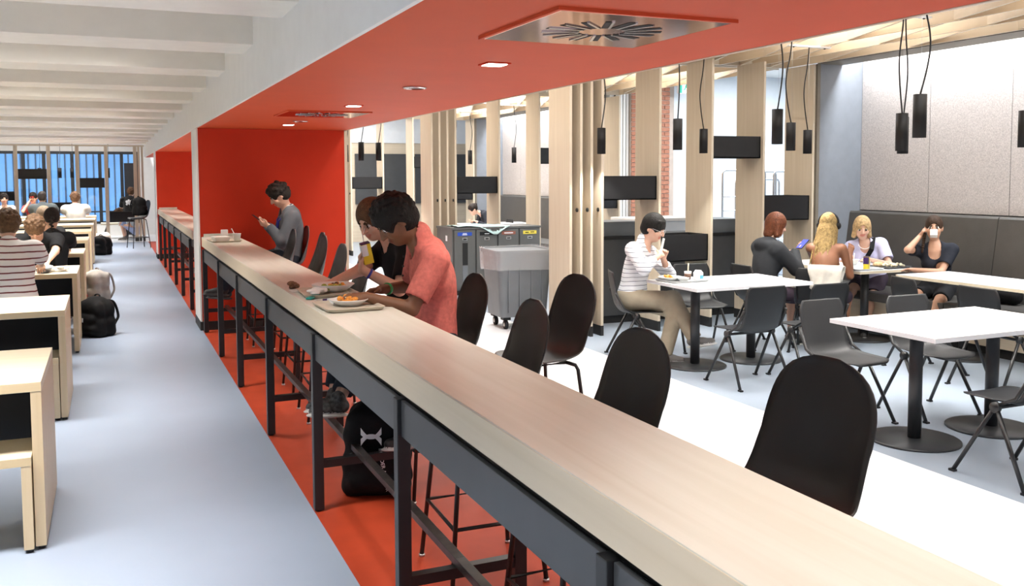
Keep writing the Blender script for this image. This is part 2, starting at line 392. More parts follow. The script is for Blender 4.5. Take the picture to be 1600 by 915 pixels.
# service zone back wall: white wall, brick pier, white battens
struct('wall_back_service', MB().box(7.7, 13.5, 13.45, 13.55, 0, 3.47), 'white_wall', label='bluish white wall behind the service area')
struct('wall_right_service', MB().box(13.4, 13.5, 8.7, 13.5, 0, 3.47), 'white_wall', label='white side wall of the service area')
pier = struct('wall_brick_pier', MB().box(7.96, 8.80, 13.30, 13.45, 0, 3.47), 'mortar', label='red brick pier beside the exit sign')
bm_ = MB().box(0, .205, -.016, .03, 0, .062, .003).mesh('brick', 'brick'); bh_ = MB().box(0, .097, -.016, .03, 0, .062, .003).mesh('brick', 'brick')
for r in range(46):
    z = .01+r*.0745
    x = 7.965
    if r % 2: inst('brick', bh_, pier, (x, 13.30, z)); x += .108
    while x+.205 < 8.81:
        inst('brick', bm_, pier, (x, 13.30+random.uniform(-.003, .003), z)); x += .215
    if x+.097 < 8.81: inst('brick', bh_, pier, (x, 13.30, z))
bat = struct('wall_batten_panel', MB().box(7.72, 7.955, 13.40, 13.45, 0, 3.47), 'black_base', label='white battens on a dark panel beside the brick pier')
bme = MB().box(-.020, .020, -.05, 0, 0, 3.40).mesh('batten', 'white_paint')
for k in range(4): inst('batten', bme, bat, (7.745+k*.06, 13.40, 0))
# far wall of the second bay with dark boards
fw = struct('wall_back_far', MB().box(2.0, 13.5, 24.0, 24.1, 0, 3.47), 'maple_x', label='pale timber wall at the far end of the right-hand bays')
MB().box(2.0, 13.5, 23.96, 24.0, 2.62, 3.47).build('upper_band', 'white_wall', fw)
for x in (4.2, 5.02, 5.95, 6.72, 7.6, 8.5):
    MB().box(x, x+.70, 23.93, 24.0, 1.0, 2.33).build('dark_board', 'panel_board' if 'panel_board' in MATS else 'apron_grey', fw)
# unseen left wall, added in white to bounce light into the hall
struct('wall_left_bounce', MB().box(-8.1, -8, YA, YB, 0, 3.12), 'white_paint', label='unseen white wall added left of the bench tables to bounce light')
# window wall at the far end of the aisle
ww = struct('wall_window_end', MB().box(-8, 1.6, 30.0, 30.1, 2.50, 3.12), 'white_paint', label='white wall band above the far windows')
MB().box(.86, 1.6, 30.0, 30.1, 0, 2.50).build('side_pier', 'white_paint', ww)
MB().box(-8, .86, 30.0, 30.1, 0, .36).build('sill_wall', 'white_paint', ww)
win = struct('window_1', MB().box(-8, .86, 29.98, 30.08, 2.42, 2.50), 'frame_dark', label='tall dark-framed windows with blue daylight')
MB().box(-8, .86, 29.98, 30.08, .36, .43).build('sill_frame', 'frame_dark', win)
ms = [-8, -7.05, -6.1, -5.15, -4.2, -3.2, -2.25, -1.72, -.98, -.24, .36, .80]
for x in ms: MB().box(x-.045, x+.045, 29.98, 30.08, .40, 2.44).build('mullion', 'frame_dark', win)
for a, b in zip(ms[:-1], ms[1:]):
    MB().box(a+.04, b-.04, 30.02, 30.03, .42, 2.43).build('pane', 'glass', win)
MB().box(-2.25, .36, 29.99, 30.06, .70, .74).build('transom', 'frame_dark', win)
struct('door_1', MB().box(.42, .76, 29.93, 29.975, .02, 2.16), 'frame_dark', label='dark door panel right of the far windows')
ext = struct('wall_outside', MB().box(-24, 12, 41.0, 41.1, -1, 9), 'outside_blue', label='blue ribbed building facade outside the windows')
rib = MB().box(-.025, .025, -.05, 0, -1, 9).mesh('rib', 'outside_line')
for k in range(64): inst('rib', rib, ext, (-12+.26*k, 41.0, 0))
struct('ground', MB().box(-24, 12, YB, 41.0, -.3, -.1), 'white_floor', label='pale paving outside the far windows')

# soffit fittings
for i, (x, y) in enumerate(((1.745, 4.207), (1.745, 7.046), (1.735, 9.804), (1.745, 1.3), (1.745, 13.2), (1.745, 16.2), (1.745, 19.0))):
    lab = ['square recessed downlight nearest the large ceiling diffuser', 'square recessed downlight between the two ceiling diffusers', 'square recessed downlight closest to the red end wall'][i] if i < 3 else ['', '', '', 'square recessed downlight above the near end of the bar', 'square recessed downlight in the far alcove, nearest one', 'square recessed downlight in the far alcove, middle one', 'square recessed downlight in the far alcove, farthest one'][i]
    d = empty('downlight', (x, y, 2.27), label=lab, cat='downlight', group='recessed downlights')
    MB().box(-.062, .062, -.062, .062, -.006, 0).build('bezel', 'red_paint', d)
    MB().box(-.048, .048, -.048, .048, -.009, -.0055).build('lens', 'lamp_white', d)
    l = bpy.data.lights.new('downlight_lamp', 'SPOT'); l.energy = 60; l.spot_size = R_(85); l.spot_blend = .6; l.shadow_soft_size = .05; l.color = (1, .93, .84)
    lo = bpy.data.objects.new('downlight_lamp', l); COL.objects.link(lo); lo.location = (0, 0, -.02); lo.parent = d
for i, (x, y) in enumerate(((1.741, 5.481), (1.733, 9.151))):
    d = empty('ceiling_speaker', (x, y, 2.27), label=['round dark ceiling fitting in the middle of the red soffit', 'round dark ceiling fitting beside the farther diffuser'][i], cat='ceiling fitting', group='round ceiling fittings')
    MB().lathe([(.075, -.001), (.072, -.010), (.058, -.012), (.055, -.004)], 20).build('ring', 'chrome', d)
    MB().cyl((0, 0, -.006), .056, .005, 20).build('grille', 'dark_slot', d)
def diffuser(x, y, label):
    d = empty('ceiling_diffuser', (x, y, 2.27), label=label, cat='air diffuser', group='copper air diffusers')
    h = .355
    for a in range(4):
        MB().box(-h, h-.016, h-.016, h, -.012, 0).xf(Matrix.Rotation(a*PI/2, 4, 'Z')).build('frame', 'soffit_red', d)
    MB().box(-h+.0165, h-.0165, -h+.0165, h-.0165, -.012, -.004, .003).build('plate', 'copper', d)
    sl = MB().box(.085, .225, -.011, .011, -.0135, -.0125).mesh('slot', 'dark_slot'); bl = MB().box(.085, .225, .012, .022, -.016, -.0125).mesh('blade', 'chrome')
    for k in range(16):
        inst('slot', sl, d, (0, 0, 0), 2*PI*k/16); inst('blade', bl, d, (0, 0, 0), 2*PI*k/16)
    return d
mat('copper', (.66, .33, .24), .12, metal=1., var=.05)
diffuser(1.705, 3.065, 'large square copper swirl diffuser in the red ceiling, nearest the camera')
diffuser(1.71, 8.04, 'square swirl diffuser farther along the red ceiling, near the end wall')
# ================================================================== FURNITURE
# ---- long bar
def bar(y0, y1, legs, name_lab, z=1.055):
    b = empty('bar_counter', (0, (y0+y1)/2, 0), label=name_lab, cat='bar counter', group='long bar counters')
    c = (y0+y1)/2
    MB().box(.932, 1.312, y0-c, y1-c, .95, z, .004).build('counter_top', 'bar_y', b)
    MB().box(.930, .9325, y0-c, y1-c, .952, z-.004).build('edge_band', 'bar_edge', b)
    MB().box(.955, 1.28, y0-c+.02, y1-c-.02, .922, .9495).build('sub_frame', 'black_steel', b)
    MB().box(.953, .985, y0-c+.02, y1-c-.02, .84, .9215).build('front_rail', 'black_steel', b)
    leg = MB().box(-.025, .025, -.025, .025, .008, .925, .004).mesh('leg', 'black_steel')
    foot = MB().cyl((0, 0, 0), .018, .009, 10).mesh('foot', 'black_steel')
    cross = MB().box(.97, 1.38, -.02, .02, .225, .265).mesh('cross_bar', 'black_steel')
    top = MB().box(.97, 1.38, -.02, .02, .875, .915).mesh('top_bar', 'black_steel')
    for y in legs:
        for x in (.945, 1.345 if y > 0 else 1.345):
            l = inst('leg', leg, b, (x if x < 1 else 1.405, y-c, 0)); inst('foot', foot, l)
        inst('cross_bar', cross, b, (0, y-c, 0)); inst('top_bar', top, b, (0, y-c, 0))
    for ya, yb in zip(legs[:-1], legs[1:]):
        MB().box(.935, .950, ya-c+.027, yb-c-.027, .79, .922, .002).build('apron_panel', 'apron_grey', b)
        MB().box(1.145, 1.185, ya-c, yb-c, .265, .295, .002).build('foot_rail', 'rail_worn', b)
    MB().box(.952, 1.312, y1-c-.02, y1-c, z, z+.035, .002).build('upstand', 'bar_y', b)
    return b
m_ = mat('rail_worn', (.035, .03, .028), .35, metal=.2, var=.5, vscale=25)
bar(-.6, 10.83, [-.3, 1.65, 3.17, 4.68, 6.21, 7.76, 9.16, 10.68], 'long maple bar counter running along the red floor in the foreground')
bar(12.1, 20.88, [12.6, 14.15, 15.68, 17.27, 18.8, 20.4], 'second maple bar counter in the red alcove beyond the end wall')

# ---- moulded shells
def shell(prof, half, t, curl, nv=13, closed_round=.0):
    """closed thin shell from a side profile [(y,z)], half-width function of u, curl (dy,dz) at the rim"""
    P = [Vector((0, a, b)) for a, b in prof]
    # Catmull-Rom resample
    pts = []
    for i in range(len(P)-1):
        p0, p1, p2, p3 = P[max(i-1, 0)], P[i], P[i+1], P[min(i+2, len(P)-1)]
        for k in range(4):
            s = k/4.
            pts.append(.5*((2*p1)+(-p0+p2)*s+(2*p0-5*p1+4*p2-p3)*s*s+(-p0+3*p1-3*p2+p3)*s**3))
    pts.append(P[-1]); n = len(pts)
    d = [0.]
    for i in range(1, n): d.append(d[-1]+(pts[i]-pts[i-1]).length)
    T = d[-1]; vs = []; 
    for side in (0, 1):
        for i, p in enumerate(pts):
            u = d[i]/T; w = half(u)
            tg = (pts[min(i+1, n-1)]-pts[max(i-1, 0)]).normalized(); nr = Vector((0, -tg.z, tg.y))
            if nr.z < 0 and u < .4: nr = -nr
            if u >= .4: nr = Vector((0, abs(nr.y), nr.z if nr.y > 0 else -nr.z))
            for j in range(nv):
                v = -1+2*j/(nv-1); c = curl(u)*abs(v)**2.4
                q = p+Vector((w*v, 0, 0))+nr*c
                vs.append(q-nr*(t if side else 0)*(1-.5*abs(v)**6))
    N = n*nv; fs = []
    for i in range(n-1):
        for j in range(nv-1):
            a = i*nv+j; fs.append((a, a+1, a+nv+1, a+nv)); fs.append((N+a, N+a+nv, N+a+nv+1, N+a+1))
    for i in range(n-1):
        a = i*nv; fs.append((a, a+nv, N+a+nv, N+a)); a += nv-1; fs.append((a, N+a, N+a+nv, a+nv))
    for j in range(nv-1):
        fs.append((j, N+j, N+j+1, j+1)); a = (n-1)*nv+j; fs.append((a, a+1, N+a+1, N+a))
    return MB().add(vs, fs, True)
def stool_half(u):
    if u < .12: return .205*math.sqrt(max(.02, 1-((.12-u)/.12)**2*.75))
    if u < .45: return .205+.012*(u-.12)/.33
    if u < .70: return .217-.012*(u-.45)/.25
    k = (u-.70)/.30
    return .207*max(.03, (1-k**3.0))**.42
stool_prof = [(.205, .725), (.17, .742), (.05, .737), (-.08, .733), (-.165, .752), (-.215, .81), (-.238, .90), (-.250, 1.0), (-.262, 1.10), (-.270, 1.175)]
def make_stool(shellmat):
    root = empty('bar_stool')
    shell(stool_prof, stool_half, .011, lambda u: .012+.05*math.exp(-((u-.55)/.22)**2), 15).build('shell', shellmat, root)
    tb = .0105
    fr = MB(); feet = []
    for sx in (-1, 1):
        MB().tube([(sx*.12, .10, .718), (sx*.155, .135, .705), (sx*.165, .145, .68), (sx*.225, .205, .012)], tb, 8).build('leg', 'tube_dark', root)
        MB().tube([(sx*.12, -.10, .718), (sx*.155, -.135, .705), (sx*.165, -.145, .68), (sx*.225, -.215, .012)], tb, 8).build('leg', 'tube_dark', root)
        for yy in (.205, -.215): MB().cyl((sx*.225, yy, 0), .014, .012, 10).build('glide', 'steel', root)
    MB().tube([(.12, .10, .718), (-.12, .10, .718), (-.12, -.10, .718), (.12, -.10, .718), (.12, .10, .718)], tb, 8).build('seat_frame', 'tube_dark', root)
    q = lambda sx, sy, z: (sx*(.165+(.06)*(.68-z)/.668), sy*(.145+(.065)*(.68-z)/.668), z)
    MB().tube([q(-1, 1, .27), q(1, 1, .27), q(1, -1, .27), q(-1, -1, .27), q(-1, 1, .27)], .0085, 8).build('foot_ring', 'tube_dark', root)
    return root
st_b = make_stool('shell_black'); st_g = make_stool('shell_grey')
used = set()
def place(proto, loc, rz, label, cat, group):
    o = proto if proto.name not in used else copy_tree(proto)
    used.add(proto.name); used.add(o.name)
    o.location = loc; o.rotation_euler = (0, 0, rz); return tag(o, label, cat, group)
Q = PI/2
STOOLS = [(1.70, 2.10, 96, 0, 'nearest black shell bar stool, its back cut by the counter edge'),
          (1.47, 2.79, 92, 0, 'second black bar stool from the camera, pushed close to the bar'),
          (1.45, 3.68, 88, 0, 'bar stool left of the one pulled away from the counter'),
          (2.12, 4.50, 97, 0, 'black bar stool pulled back from the bar, its bent legs showing'),
          (1.62, 4.80, 92, 0, 'bar stool the man in the pink polo shirt sits on'),
          (1.74, 5.68, 90, 0, 'bar stool under the man in the black shirt'),
          (1.44, 6.60, 88, 1, 'grey-brown bar stool just behind the man drinking'),
          (1.48, 7.46, 90, 1, 'bar stool in the middle of the three in front of the red wall'),
          (1.57, 8.60, 90, 1, 'bar stool with a notched outline in front of the red wall'),
          (1.66, 9.10, 88, 1, 'bar stool tucked right behind the notched one'),
          (1.50, 9.78, 90, 1, 'empty bar stool next to the man with the phone'),
          (1.76, 10.40, 90, 1, 'bar stool the man with the phone sits on')]
for x, y, a, g, lab in STOOLS:
    place(st_g if g else st_b, (x, y, 0), R_(a), lab, 'bar stool', 'shell bar stools along the bar')
for i, y in enumerate((13.3, 14.4, 15.6, 16.8, 18.0, 19.3)):
    place(st_b, (1.55, y, 0), Q, '%s of the dark stools at the second bar in the far red alcove' % ['nearest', 'second', 'third', 'fourth', 'fifth', 'farthest'][i], 'bar stool', 'stools of the second bar')
place(st_b, (.62, 24.3, 0), Q+.3, 'black bar stool in the aisle beyond the second red alcove', 'bar stool', 'stools of the second bar')

# ---- stacking chairs with A-shaped legs (face +y)
def chair_half(u):
    if u < .10: return .20*math.sqrt(max(.05, 1-((.10-u)/.10)**2*.6))+.005
    if u < .45: return .205
    if u < .55: return .205-.01*(u-.45)/.1
    if u < .90: return .195+.012*(u-.55)/.35
    k = (u-.90)/.10
    return .207*(1-.16*k**2)
chair_prof = [(.235, .440), (.21, .452), (.10, .452), (-.06, .446), (-.15, .455), (-.195, .50), (-.215, .56), (-.235, .66), (-.25, .76), (-.258, .83)]
def make_chair(shellmat):
    root = empty('dining_chair')
    shell(chair_prof, chair_half, .010, lambda u: .006+.022*math.exp(-((u-.5)/.25)**2), 13).build('shell', shellmat, root)
    for sx in (-1, 1):
        px = sx*.225
        MB().tube([(px, -.03, .42), (sx*.255, .20, .012)], .0125, 8).build('leg', 'black_steel', root)
        MB().tube([(px, -.05, .42), (sx*.255, -.255, .012)], .0125, 8).build('leg', 'black_steel', root)
        for yy in (.205, -.26): MB().box(sx*.255-.014, sx*.255+.014, yy-.02, yy+.02, 0, .014, .003).build('foot', 'black_steel', root)
        MB().cyl((0, 0, 0), .030, .028, 16).xf(Matrix.Translation((px-.014, -.04, .428)) @ Matrix.Rotation(Q, 4, 'Y')).build('pivot', 'black_steel', root)
        MB().tube([(sx*.222, -.05, .44), (sx*.218, -.16, .50), (sx*.208, -.235, .64)], .010, 8, r2=.012).build('back_arm', shellmat, root)
    MB().tube([(-.225, -.04, .425), (.225, -.04, .425)], .011, 8).build('cross_tube', 'black_steel', root)
    return root
ch_b = make_chair('chair_black'); ch_g = make_chair('chair_grey')
CH_ = [(4.82, 6.18, 0, 0, 'black chair with its back to us at the table with the tray'),
       (5.44, 6.14, 0, 0, 'black chair right of it at the same white table, half hidden'),
       (4.68, 4.90, 182, 1, 'grey chair on the far side of the near white table, left one'),
       (5.41, 4.82, 178, 1, 'grey chair on the far side of the near white table, right one'),
       (4.71, 3.60, 0, 0, 'black chair at the right edge of the picture, facing the near table'),
       (5.35, 7.58, 170, 0, 'black chair on the far side of the table with the tray'),
       (4.55, 7.47, -112, 0, 'black chair the man in the striped shirt sits on'),
       (6.04, 7.50, -95, 0, 'black chair the red-haired woman in the dark jacket sits on'),
       (6.38, 7.03, -52, 0, 'black chair with a cream bag hung on it, under the braided woman'),
       (6.56, 5.90, -105, 0, 'black chair facing the booth, beside the long wooden-edged table'),
       (6.54, 5.18, -92, 0, 'black chair facing the booth, nearest the right edge'),
       (5.40, 3.35, 0, 0, 'black chair beyond the right edge at the near white table')]
for x, y, a, g, lab in CH_:
    place(ch_g if g else ch_b, (x, y, 0), R_(a), lab, 'chair', 'stacking chairs around the white tables')

# ---- pedestal tables
def ped_table(x0, x1, y0, y1, posts, label, topmat, edgemat, z=.755, t=.028, group='pedestal dining tables', bands=1):
    cx, cy = (x0+x1)/2, (y0+y1)/2
    r = empty('dining_table', (cx, cy, 0), label=label, cat='table', group=group)
    n = len(posts); w = (x1-x0)/bands
    for k in range(bands):
        MB().box(x0-cx+k*w+.001, x0-cx+(k+1)*w-.001, y0-cy, y1-cy, z-t, z-.002).build('table_edge', edgemat, r)
        MB().box(x0-cx+k*w+.001, x0-cx+(k+1)*w-.001, y0-cy, y1-cy, z-.002, z).build('table_top', topmat, r)
    for px, py in posts:
        MB().lathe([(.285, 0), (.285, .010), (.275, .016), (.05, .022)], 40, (px-cx, py-cy, 0)).build('base_plate', 'post_grey', r)
        MB().cyl((px-cx, py-cy, .02), .042, z-t-.02, 20).build('post', 'post_grey', r)
        MB().box(px-cx-.16, px-cx+.16, py-cy-.03, py-cy+.03, z-t-.018, z-t-.001).build('bracket', 'post_grey', r)
    return r
ped_table(4.43, 5.80, 3.93, 4.80, [(4.75, 4.36), (5.45, 4.36)], 'white pedestal table in the right foreground with nothing on it', 'table_white', 'table_edge', bands=2)
ped_table(4.565, 5.83, 6.53, 7.34, [(4.83, 6.93), (5.47, 6.95)], 'white pedestal table with the striped-shirt man and his tray', 'table_white', 'table_edge', bands=2)
ped_table(6.99, 7.70, 4.2, 6.69, [(7.35, 4.6), (7.35, 6.2)], 'long wooden-edged table along the booth at the right edge', 'table_white', 'table_x', bands=1)
ped_table(6.86, 7.66, 7.02, 8.32, [(7.25, 7.35), (7.25, 8.0)], 'wooden-edged booth table where the four women eat', 'table_white', 'table_x', bands=1)
ped_table(4.75, 5.45, 15.2, 15.9, [(5.1, 15.55)], 'white table far behind the man drinking', 'table_white', 'table_edge')
ped_table(6.6, 8.0, 17.2, 18.0, [(7.3, 17.6)], 'white table where the distant girl sits behind the fins', 'table_white', 'table_edge')
place(ch_b, (5.1, 16.2, 0), PI, 'dark chair at the white table far behind the man drinking', 'chair', 'stacking chairs around the white tables')
place(ch_b, (5.1, 14.9, 0), 0, 'dark chair on the near side of the far white table', 'chair', 'stacking chairs around the white tables')

# ---- bench tables of the hall (waterfall slabs)
def slab_table(y0, d, xr, w, z, t, label, kind, group, modesty=True):
    r = empty('bench_table' if kind == 'table' else 'bench', (xr-w/2, y0+d/2, 0), label=label, cat=kind, group=group)
    MB().box(-w/2, w/2, -d/2, d/2, z-t, z, .002).build('top', 'table_x', r)
    for sy in (-1, 1): MB().box(-w/2, w/2, sy*(d/2+.0008)-.0008, sy*(d/2+.0008)+.0008, z-t+.002, z-.002).build('edge_band', 'slab_edge', r)
    for s in (-1, 1):
        x = s*(w/2-t/2-.0005)
        MB().box(x-t/2, x+t/2, -d/2, d/2, .018, z-t, .002).build('side_panel', 'slab_z', r)
        for sy in (-1, 1): MB().cyl((x, sy*(d/2-.03), 0), .016, .019, 10).build('glide', 'black_steel', r)
    if modesty: MB().box(-w/2+t, w/2-t, .02, .045, .30 if kind == 'table' else .1, z-t).build('modesty_panel', 'black_box', r)
    return r
wood('slab_z', (.64, .49, .29), (.71, .565, .365), 'Z', .4); wood('slab_edge', (.66, .50, .28), (.73, .58, .36), 'X', .4)
TY = [4.70, 7.21, 9.95, 12.55, 15.2, 17.75, 20.2, 22.7]
ordn = ['nearest', 'second nearest', 'third', 'fourth', 'fifth', 'sixth', 'seventh', 'farthest']
for i, y in enumerate(TY):
    slab_table(y, .94, -.315, 1.9, .788, .045, '%s of the maple slab tables lined up on the left' % ordn[i], 'table', 'maple bench tables')
BY = [(4.67, 'maple bench pushed under the nearest slab table'), (7.20, 'maple bench pushed under the second slab table'),
      (9.05, 'maple bench the person in the striped T-shirt sits on'), (11.12, 'maple bench on the far side of the third table'),
      (11.75, 'maple bench the girl with the plait sits on'), (13.9, 'maple bench just behind the fourth table'),
      (16.4, 'maple bench behind the fifth table'), (18.85, 'maple bench behind the sixth table'), (23.76, 'maple bench under the people in white and dark grey T-shirts')]
for i, (y, lab) in enumerate(BY):
    slab_table(y, .36, -.365, 1.75, .45, .042, lab, 'bench', 'maple benches', modesty=False)

# ---- pendant lamps
def pendant(x, y, zb, ln, r, label, sag, zt=3.03):
    p = empty('pendant_lamp', (x, y, zb), label=label, cat='pendant lamp', group='black cylinder pendants')
    MB().lathe([(r-.006, .012), (r-.003, 0), (r, .0), (r, ln), (.008, ln+.003)], 22).build('shade', 'pendant_black', p)
    MB().cyl((0, 0, .012), r-.007, .006, 18).build('lens', 'lamp_soft', p)
    top = zt-zb
    pts = [(sag*r*1.2*math.sin(PI*k/7.)+(.02*sag if k > 3 else 0)*math.sin(2*PI*k/7), 0, ln+(top-ln)*k/7.) for k in range(8)]
    MB().tube(smooth_path(pts, 3), .006, 6).build('cord', 'black_box', p)
    MB().tube([(.015, .01, ln), (.012, .01, top)], .0012, 4).build('wire', 'steel', p)
    MB().box(-.27, .27, -.022, .022, top-.018, top, .003).build('canopy', 'white_paint', p)
    for sx in (-.2, .2): MB().cyl((sx, 0, top-.026), .010, .009, 8).build('screw', 'black_box', p)
    l = bpy.data.lights.new('pendant_bulb', 'SPOT'); l.energy = 85; l.spot_size = R_(100); l.spot_blend = .5; l.shadow_soft_size = .04; l.color = (1, .97, .92)
    lo = bpy.data.objects.new('pendant_bulb', l); COL.objects.link(lo); lo.location = (0, 0, .005); lo.parent = p
PN = [(5.02, 4.63, 1.97, .29, 'largest black pendant, hanging rightmost in front of the felt wall', 1.6),
      (5.46, 5.20, 1.90, .28, 'black pendant just left of the largest one', -.8),
      (6.02, 5.72, 1.895, .30, 'black pendant hidden behind another, only its lower rim showing', .7),
      (4.94, 5.98, 1.97, .28, 'leftmost of the three black pendants clustered near the grey panel', .9),
      (5.85, 6.89, 1.95, .26, 'middle of the three black pendants clustered near the grey panel', -1.3),
      (6.55, 7.46, 1.94, .24, 'smallest of the three pendants, beside the grey panel edge', -1.1),
      (4.88, 7.31, 1.96, .29, 'black pendant left of the exit sign', .3),
      (5.87, 8.30, 1.96, .26, 'black pendant right of the exit sign against a maple fin', -1.),
      (4.72, 8.48, 1.95, .27, 'black pendant in front of the bundled fins', .9),
      (6.21, 4.76, 1.92, .27, 'black pendant cut by the right edge of the picture', 1.)]
for x, y, zb, ln, lab, sg in PN: pendant(x, y, zb, ln, .044, lab, sg)
FP = [(5.0, 14.6, 'leftmost of the far pendants seen behind the waste station'), (5.35, 14.7, 'second far pendant seen behind the waste station'),
      (6.75, 17.6, 'tiny far pendant beside the second fin'), (6.35, 15.3, 'far pendant in front of the pale felt wall, left'), (6.85, 15.6, 'far pendant in front of the pale felt wall, right'),
      (3.62, 15.2, 'far pendant nearest the red wall edge'), (3.55, 13.9, 'second far pendant right of the red wall'), (3.85, 14.0, 'third far pendant right of the red wall, before the dark board')]
for x, y, lab in FP: pendant(x, y, 1.97, .28, .044, lab, .9)
for x, y, lab in ((-1.75, 28.6, 'black pendant over the far lounge, left pair'), (-1.25, 28.6, 'black pendant over the far lounge, beside the box'), (-.95, 28.9, 'black pendant cluster against the blue window'), (-.02, 28.6, 'black pendant near the window mullion')):
    pendant(x, y, 1.72, .28, .05, lab, .4, 3.10)
# ================================================================== FIGURES: smooth blended bodies, polygonised with surface nets
F4 = np.float32
class Sdf:
    def __init__(s): s.p = []
    def cap(s, a, b, ra, rb=None, k=.02, m=0, op='u'):
        s.p.append(('c', np.array(a, F4), np.array(b, F4), ra, ra if rb is None else rb, k, m, op)); return s
    def ell(s, c, r, R=None, k=.02, m=0, op='u'):
        s.p.append(('e', np.array(c, F4), np.array(r, F4), np.eye(3, dtype=F4) if R is None else np.array(R, F4), 0, k, m, op)); return s
    def plane(s, c, n):          # keep the side the normal points away from
        s.p.append(('p', np.array(c, F4), np.array(n, F4)/np.linalg.norm(n), 0, 0, 0, 0, 'i')); return s
    def box_of(s, q):
        if q[0] == 'c':
            r = max(q[3], q[4]); return np.minimum(q[1], q[2])-r, np.maximum(q[1], q[2])+r
        r = np.sqrt(((q[3]*q[2][:, None])**2).sum(0)); return q[1]-r, q[1]+r
    def mesh(s, h):
        lo = np.min([s.box_of(q)[0] for q in s.p if q[7] == 'u'], axis=0)-3*h
        hi = np.max([s.box_of(q)[1] for q in s.p if q[7] == 'u'], axis=0)+3*h
        n = np.ceil((hi-lo)/h).astype(int)+1
        D = np.full(n, .5, F4); MI = np.zeros(n, np.int8)
        ax = [lo[i]+h*np.arange(n[i], dtype=F4) for i in range(3)]
        for q in s.p:
            if q[7] == 'i':
                d = (ax[0][:, None, None]-q[1][0])*q[2][0]+(ax[1][None, :, None]-q[1][1])*q[2][1]+(ax[2][None, None, :]-q[1][2])*q[2][2]
                np.maximum(D, d, out=D); continue
            a, b = s.box_of(q); pad = q[5]+3*h
            i0 = np.clip(np.floor((a-pad-lo)/h).astype(int), 0, n-1); i1 = np.clip(np.ceil((b+pad-lo)/h).astype(int)+1, 1, n)
            sl = tuple(slice(i0[i], i1[i]) for i in range(3))
            X = ax[0][sl[0]][:, None, None]; Y = ax[1][sl[1]][None, :, None]; Z = ax[2][sl[2]][None, None, :]
            if X.size == 0 or Y.size == 0 or Z.size == 0: continue
            if q[0] == 'c':
                ab = q[2]-q[1]; L = max(float(ab@ab), 1e-9)
                x, y, z = X-q[1][0], Y-q[1][1], Z-q[1][2]
                t = np.clip((x*ab[0]+y*ab[1]+z*ab[2])/L, 0, 1)
                d = np.sqrt((x-t*ab[0])**2+(y-t*ab[1])**2+(z-t*ab[2])**2)-(q[3]+t*(q[4]-q[3]))
            else:
                x, y, z = X-q[1][0], Y-q[1][1], Z-q[1][2]; R = q[3]; r = q[2]
                u = [(x*R[i][0]+y*R[i][1]+z*R[i][2])/r[i] for i in range(3)]
                k0 = np.sqrt(u[0]**2+u[1]**2+u[2]**2); k1 = np.sqrt((u[0]/r[0])**2+(u[1]/r[1])**2+(u[2]/r[2])**2)
                d = k0*(k0-1)/np.maximum(k1, 1e-6)
            A = D[sl]
            if q[7] == 'u':
                mi = MI[sl]; w = d < A; mi[w] = q[6]
                if q[5] > 0:
                    g = np.clip(.5+.5*(A-d)/q[5], 0, 1); D[sl] = A+(d-A)*g-q[5]*g*(1-g)
                else: np.minimum(A, d, out=A)
            elif q[7] == 's':
                np.maximum(A, -d, out=A)
            elif q[7] == 'm':        # recolour only
                mi = MI[sl]; mi[d < 0] = q[6]
        return nets(D, MI, lo, h)
def nets(D, MI, lo, h):
    S_ = D < 0
    c = [S_[i:S_.shape[0]-1+i, j:S_.shape[1]-1+j, k:S_.shape[2]-1+k] for i in (0, 1) for j in (0, 1) for k in (0, 1)]
    allin = c[0].copy(); anyin = c[0].copy()
    for a in c[1:]: allin &= a; anyin |= a
    act = anyin & ~allin
    I = np.argwhere(act); n = len(I)
    idx = np.full(act.shape, -1, np.int32); idx[act] = np.arange(n)
    offs = np.array([(i, j, k) for i in (0, 1) for j in (0, 1) for k in (0, 1)])
    val = np.stack([D[I[:, 0]+o[0], I[:, 1]+o[1], I[:, 2]+o[2]] for o in offs], 1)
    P = np.zeros((n, 3), F4); C = np.zeros(n, F4)
    for a in range(8):
        for b in range(a+1, 8):
            if np.abs(offs[a]-offs[b]).sum() != 1: continue
            va, vb = val[:, a], val[:, b]; w = (va < 0) != (vb < 0)
            t = np.where(w, va/np.where(w, va-vb, 1), 0)
            P += np.where(w[:, None], offs[a]+t[:, None]*(offs[b]-offs[a]), 0); C += w
    V = lo+h*(I+P/np.maximum(C, 1)[:, None])
    mid = MI[I[:, 0], I[:, 1], I[:, 2]]
    F = []
    for axn in range(3):
        A = [slice(None)]*3; B = [slice(None)]*3; A[axn] = slice(0, -1); B[axn] = slice(1, None)
        e = S_[tuple(A)] != S_[tuple(B)]; E = np.argwhere(e)
        u, v = (axn+1) % 3, (axn+2) % 3
        ok = (E[:, u] > 0) & (E[:, v] > 0) & (E[:, u] < S_.shape[u]-1) & (E[:, v] < S_.shape[v]-1); E = E[ok]
        def g(du, dv):
            q = E.copy(); q[:, u] += du; q[:, v] += dv; return idx[q[:, 0], q[:, 1], q[:, 2]]
        f = np.stack([g(-1, -1), g(0, -1), g(0, 0), g(-1, 0)], 1)
        s0 = S_[E[:, 0], E[:, 1], E[:, 2]]; f[~s0] = f[~s0][:, ::-1]; F.append(f)
    return V, np.concatenate(F), mid
